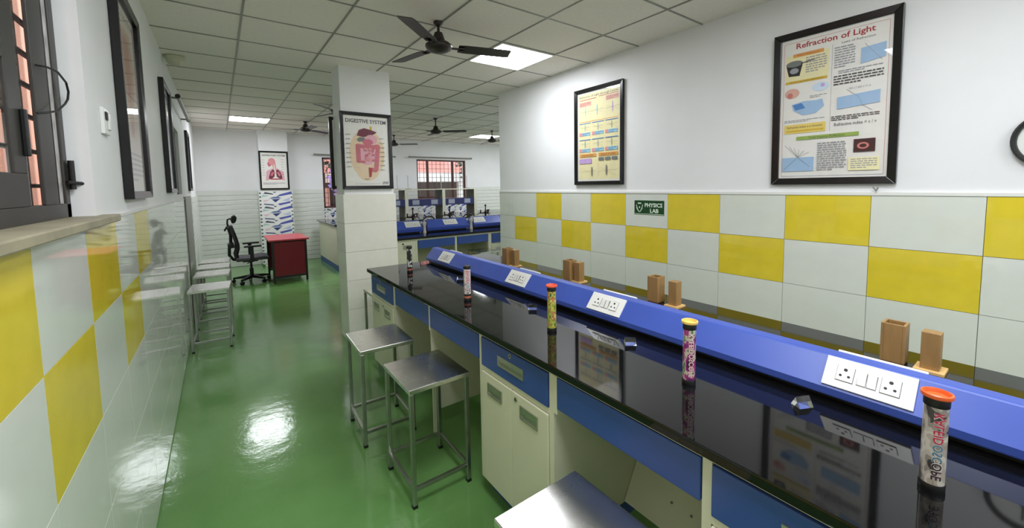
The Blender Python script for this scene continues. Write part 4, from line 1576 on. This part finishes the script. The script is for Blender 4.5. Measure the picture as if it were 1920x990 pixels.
for x, lb in zip((2.50, 3.16, 3.88), TL):
    t = thing('gas_tap', lb, 'gas tap', (x, 6.36, ZT), 0, 'dark gas taps on the rear bench')
    b = MB()
    b.lathe([(0.045, 0), (0.045, 0.012), (0.018, 0.03), (0.016, 0.20), (0.024, 0.21), (0.024, 0.25), (0.012, 0.26), (0.008, 0.34), (0.018, 0.345), (0.018, 0.37), (0.004, 0.38)], TAPM, n=14)
    b.obj('column', t, smooth=40)
    for k in range(3):
        a = 2*PI*k/3+0.4
        b = MB()
        c, s_ = math.cos(a), math.sin(a)
        b.cyl((0, 0, 0.22), (0.10*c, 0.10*s_, 0.225), 0.012, TAPM, n=8)
        b.cyl((0.09*c, 0.09*s_, 0.21), (0.09*c, 0.09*s_, 0.27), 0.012, TAPM, n=8)
        b.cyl((0.09*c-0.03*s_, 0.09*s_+0.03*c, 0.275), (0.09*c+0.03*s_, 0.09*s_-0.03*c, 0.275), 0.007, TAPM, n=6)
        b.cyl((0.10*c, 0.10*s_, 0.225), (0.15*c, 0.15*s_, 0.19), 0.008, TAPM, r1=0.005, n=6)
        b.obj('valve', t, smooth=40)
for (x, lb) in ((2.80, 'thin dark pipe loop beside the first rear gas tap'), (3.55, 'thin dark pipe loop beside the middle rear gas tap')):
    b = MB()
    b.tube([(-0.12, 0, 0.012), (-0.11, 0, 0.16), (-0.05, 0, 0.21), (0.06, 0, 0.21), (0.11, 0, 0.16), (0.12, 0, 0.012)], 0.013, TAPM)
    b.cyl((-0.12, 0, 0), (-0.12, 0, 0.012), 0.03, TAPM)
    b.cyl((0.12, 0, 0), (0.12, 0, 0.012), 0.03, TAPM)
    o = b.obj('water_tap', loc=(x, 6.42, ZT), smooth=50)
    tag(o, lb, 'tap', 'pipe loops on the rear bench')

# ------------------------------------------------------------------ third bench along the windows with reagent rack
b = MB()
b.box(1.74, 6.6, 8.42, 10.2, ZT-0.03, ZT, GRANITE)
tag(b.obj('worktop', bevel=0.004), 'dark worktop of the bench by the far windows', 'worktop')
t = thing('base_cabinet', 'cream cabinet block with blue plinth, its end seen by the desk', 'cabinet', (0, 0, 0), 0)
b = MB()
b.box(1.78, 6.56, 8.46, 10.16, 0.10, 0.88, CREAM)
b.obj('body', t, bevel=0.004)
b = MB()
b.box(1.775, 6.5, 8.45, 10.12, 0.0, 0.11, BLUEF)
b.obj('plinth', t)
for k in range(6):
    b = MB()
    b.box(1.83+0.6*k, 2.39+0.6*k, 8.45, 8.462, 0.13, 0.86, CREAM)
    b.obj('door', t, bevel=0.002)
t = thing('reagent_rack', 'cream reagent rack with navy shelf under the far window', 'rack', (0, 9.3, ZT), 0)
RACKP = mat('rack_post', (206, 206, 186), 0.5)
RACK_SHADE = mat('rack_side_shade', (122, 128, 112), 0.6)  # shade on the post sides painted in as a darker grey-green
NAVYS = mat('navy_shelf', (28, 36, 92), 0.4)
for x in (2.62, 3.55, 4.50, 5.40):
    b = MB()
    b.box(x-0.07, x, 0.0, 0.42, 0, 0.64, RACK_SHADE)
    b.box(x-0.07, x+0.005, -0.012, 0.0, 0, 0.64, RACKP)
    b.obj('post', t)
for (x0, x1) in ((2.62, 3.48), (3.55, 4.43), (4.50, 5.33)):
    b = MB()
    b.box(x0, x1, 0.0, 0.40, 0.26, 0.42, NAVYS)
    s = b.obj('shelf', t)
    for f in (0.22, 0.76):
        b = MB()
        xm = x0+(x1-x0)*f
        b.box(xm-0.085, xm+0.085, -0.004, 0.0, 0.29, 0.40, mat('shelf_label', (150, 156, 172), .5))
        b.obj('shelf_label', s)
b = MB()
b.box(2.55, 5.40, -0.01, 0.41, 0.64, 0.662, RACKP)
b.obj('top_rail', t)
for k, x in enumerate((3.36, 3.62, 4.48, 5.21)):
    t = thing('retort_stand', ['thin retort stand at the pillar side of the rack top', 'thin retort stand left of the far window', 'thin retort stand before the far window middle', 'thin retort stand at the right window edge'][k], 'retort stand', (x, 9.45, ZT+0.662), 0, 'retort stands on the rack top')
    b = MB()
    b.box(-0.06, 0.06, -0.04, 0.04, 0, 0.012, mat('stand_base', (150, 146, 136), 0.5))
    b.obj('base', t)
    b = MB()
    b.cyl((0, 0, 0.01), (0, 0, 0.33), 0.008, mat('stand_rod', (176, 172, 164), 0.4, metal=0.3), n=8)
    b.obj('rod', t)

# ------------------------------------------------------------------ outside
GRND = mat('courtyard_paving', (150, 142, 130), 0.9, var=0.1, scale=3)
BRICK = mat('red_brick_wall', (204, 134, 124), 0.85, var=0.18, scale=30)
PEACH = mat('salmon_plaster', (214, 150, 124), 0.8, var=0.08, scale=3)
DKB = mat('dark_brown_wall', (84, 58, 50), 0.8)
CANW = mat('white_canopy', (236, 232, 230), 0.6)
LEAF = mat('leaf_green', (40, 62, 40), 0.7, var=0.3, scale=20)
FLWR = mat('violet_blossom', (150, 120, 190), 0.7, var=0.2, scale=20)
b = MB()
b.box(-12, 22, -10, 26, -0.6, -0.35, GRND)
struct(b.obj('ground'), 'paved courtyard ground outside the windows', 'ground')
t = thing('outbuilding', 'red brick building with white canopy outside the far window', 'building', (0, 15, -0.35), 0)
b = MB()
b.box(2.0, 14.0, 0.8, 5.0, 0, 5.4, DKB)
b.obj('wall', t)
b = MB()
b.box(2.0, 14.0, 0.6, 0.8, 2.5, 5.4, BRICK)
b.obj('upper_wall', t)
b = MB()
b.box(3.0, 13.6, -1.0, 0.6, 2.16, 2.5, CANW)
b.obj('canopy', t)
for k in range(5):
    b = MB()
    b.box(3.4+2.0*k, 3.62+2.0*k, -0.95, -0.75, 0, 2.16, CANW)
    b.obj('post', t)
for k in range(3):
    b = MB()
    b.box(2.4+0.9*k, 3.1+0.9*k, 0.5, 0.58, 0.9, 2.0, mat('pink_plaster', (218, 160, 150), .8))
    b.obj('panel', t)
b = MB()
b.box(-3.2, -2.9, -6, 22, -0.35, 6.0, PEACH)
tag(b.obj('boundary_wall'), 'salmon plastered wall seen through the barred window', 'wall', kind='structure')
def tree(label, x, y, h, r, m, seed, n=260):
    t = thing('tree', label, 'tree', (x, y, -0.35), 0, 'trees outside the windows')
    b = MB()
    b.cyl((0, 0, 0), (0.05, 0, h*0.7), 0.09, mat('bark', (70, 56, 46), .9), r1=0.05, n=10)
    b.obj('trunk', t, smooth=40)
    rr = random.Random(seed)
    b = MB()
    for _ in range(n):
        while True:
            p = Vector((rr.uniform(-1, 1), rr.uniform(-1, 1), rr.uniform(-1, 1)))
            if p.length < 1:
                break
        c = Vector((p.x*r, p.y*r, h*0.72+p.z*r*0.9))
        d = Vector((rr.uniform(-1, 1), rr.uniform(-1, 1), rr.uniform(-.6, .6))).normalized()
        e = d.orthogonal().normalized()
        L, W = rr.uniform(.12, .22), rr.uniform(.05, .09)
        b.poly([c, c+d*L*.5+e*W, c+d*L, c+d*L*.5-e*W], m)
    b.obj('crown', t)['kind'] = 'stuff'
tree('dark leafy tree outside the window behind the pillar', 3.2, 13.0, 3.9, 0.9, LEAF, 1, 420)
tree('violet flowering shrub outside the window behind the pillar', 2.75, 11.3, 2.9, 0.5, FLWR, 2, 160)
tree('dark leafy tree at the right of the far window', 7.55, 12.9, 3.9, 0.8, LEAF, 3, 300)
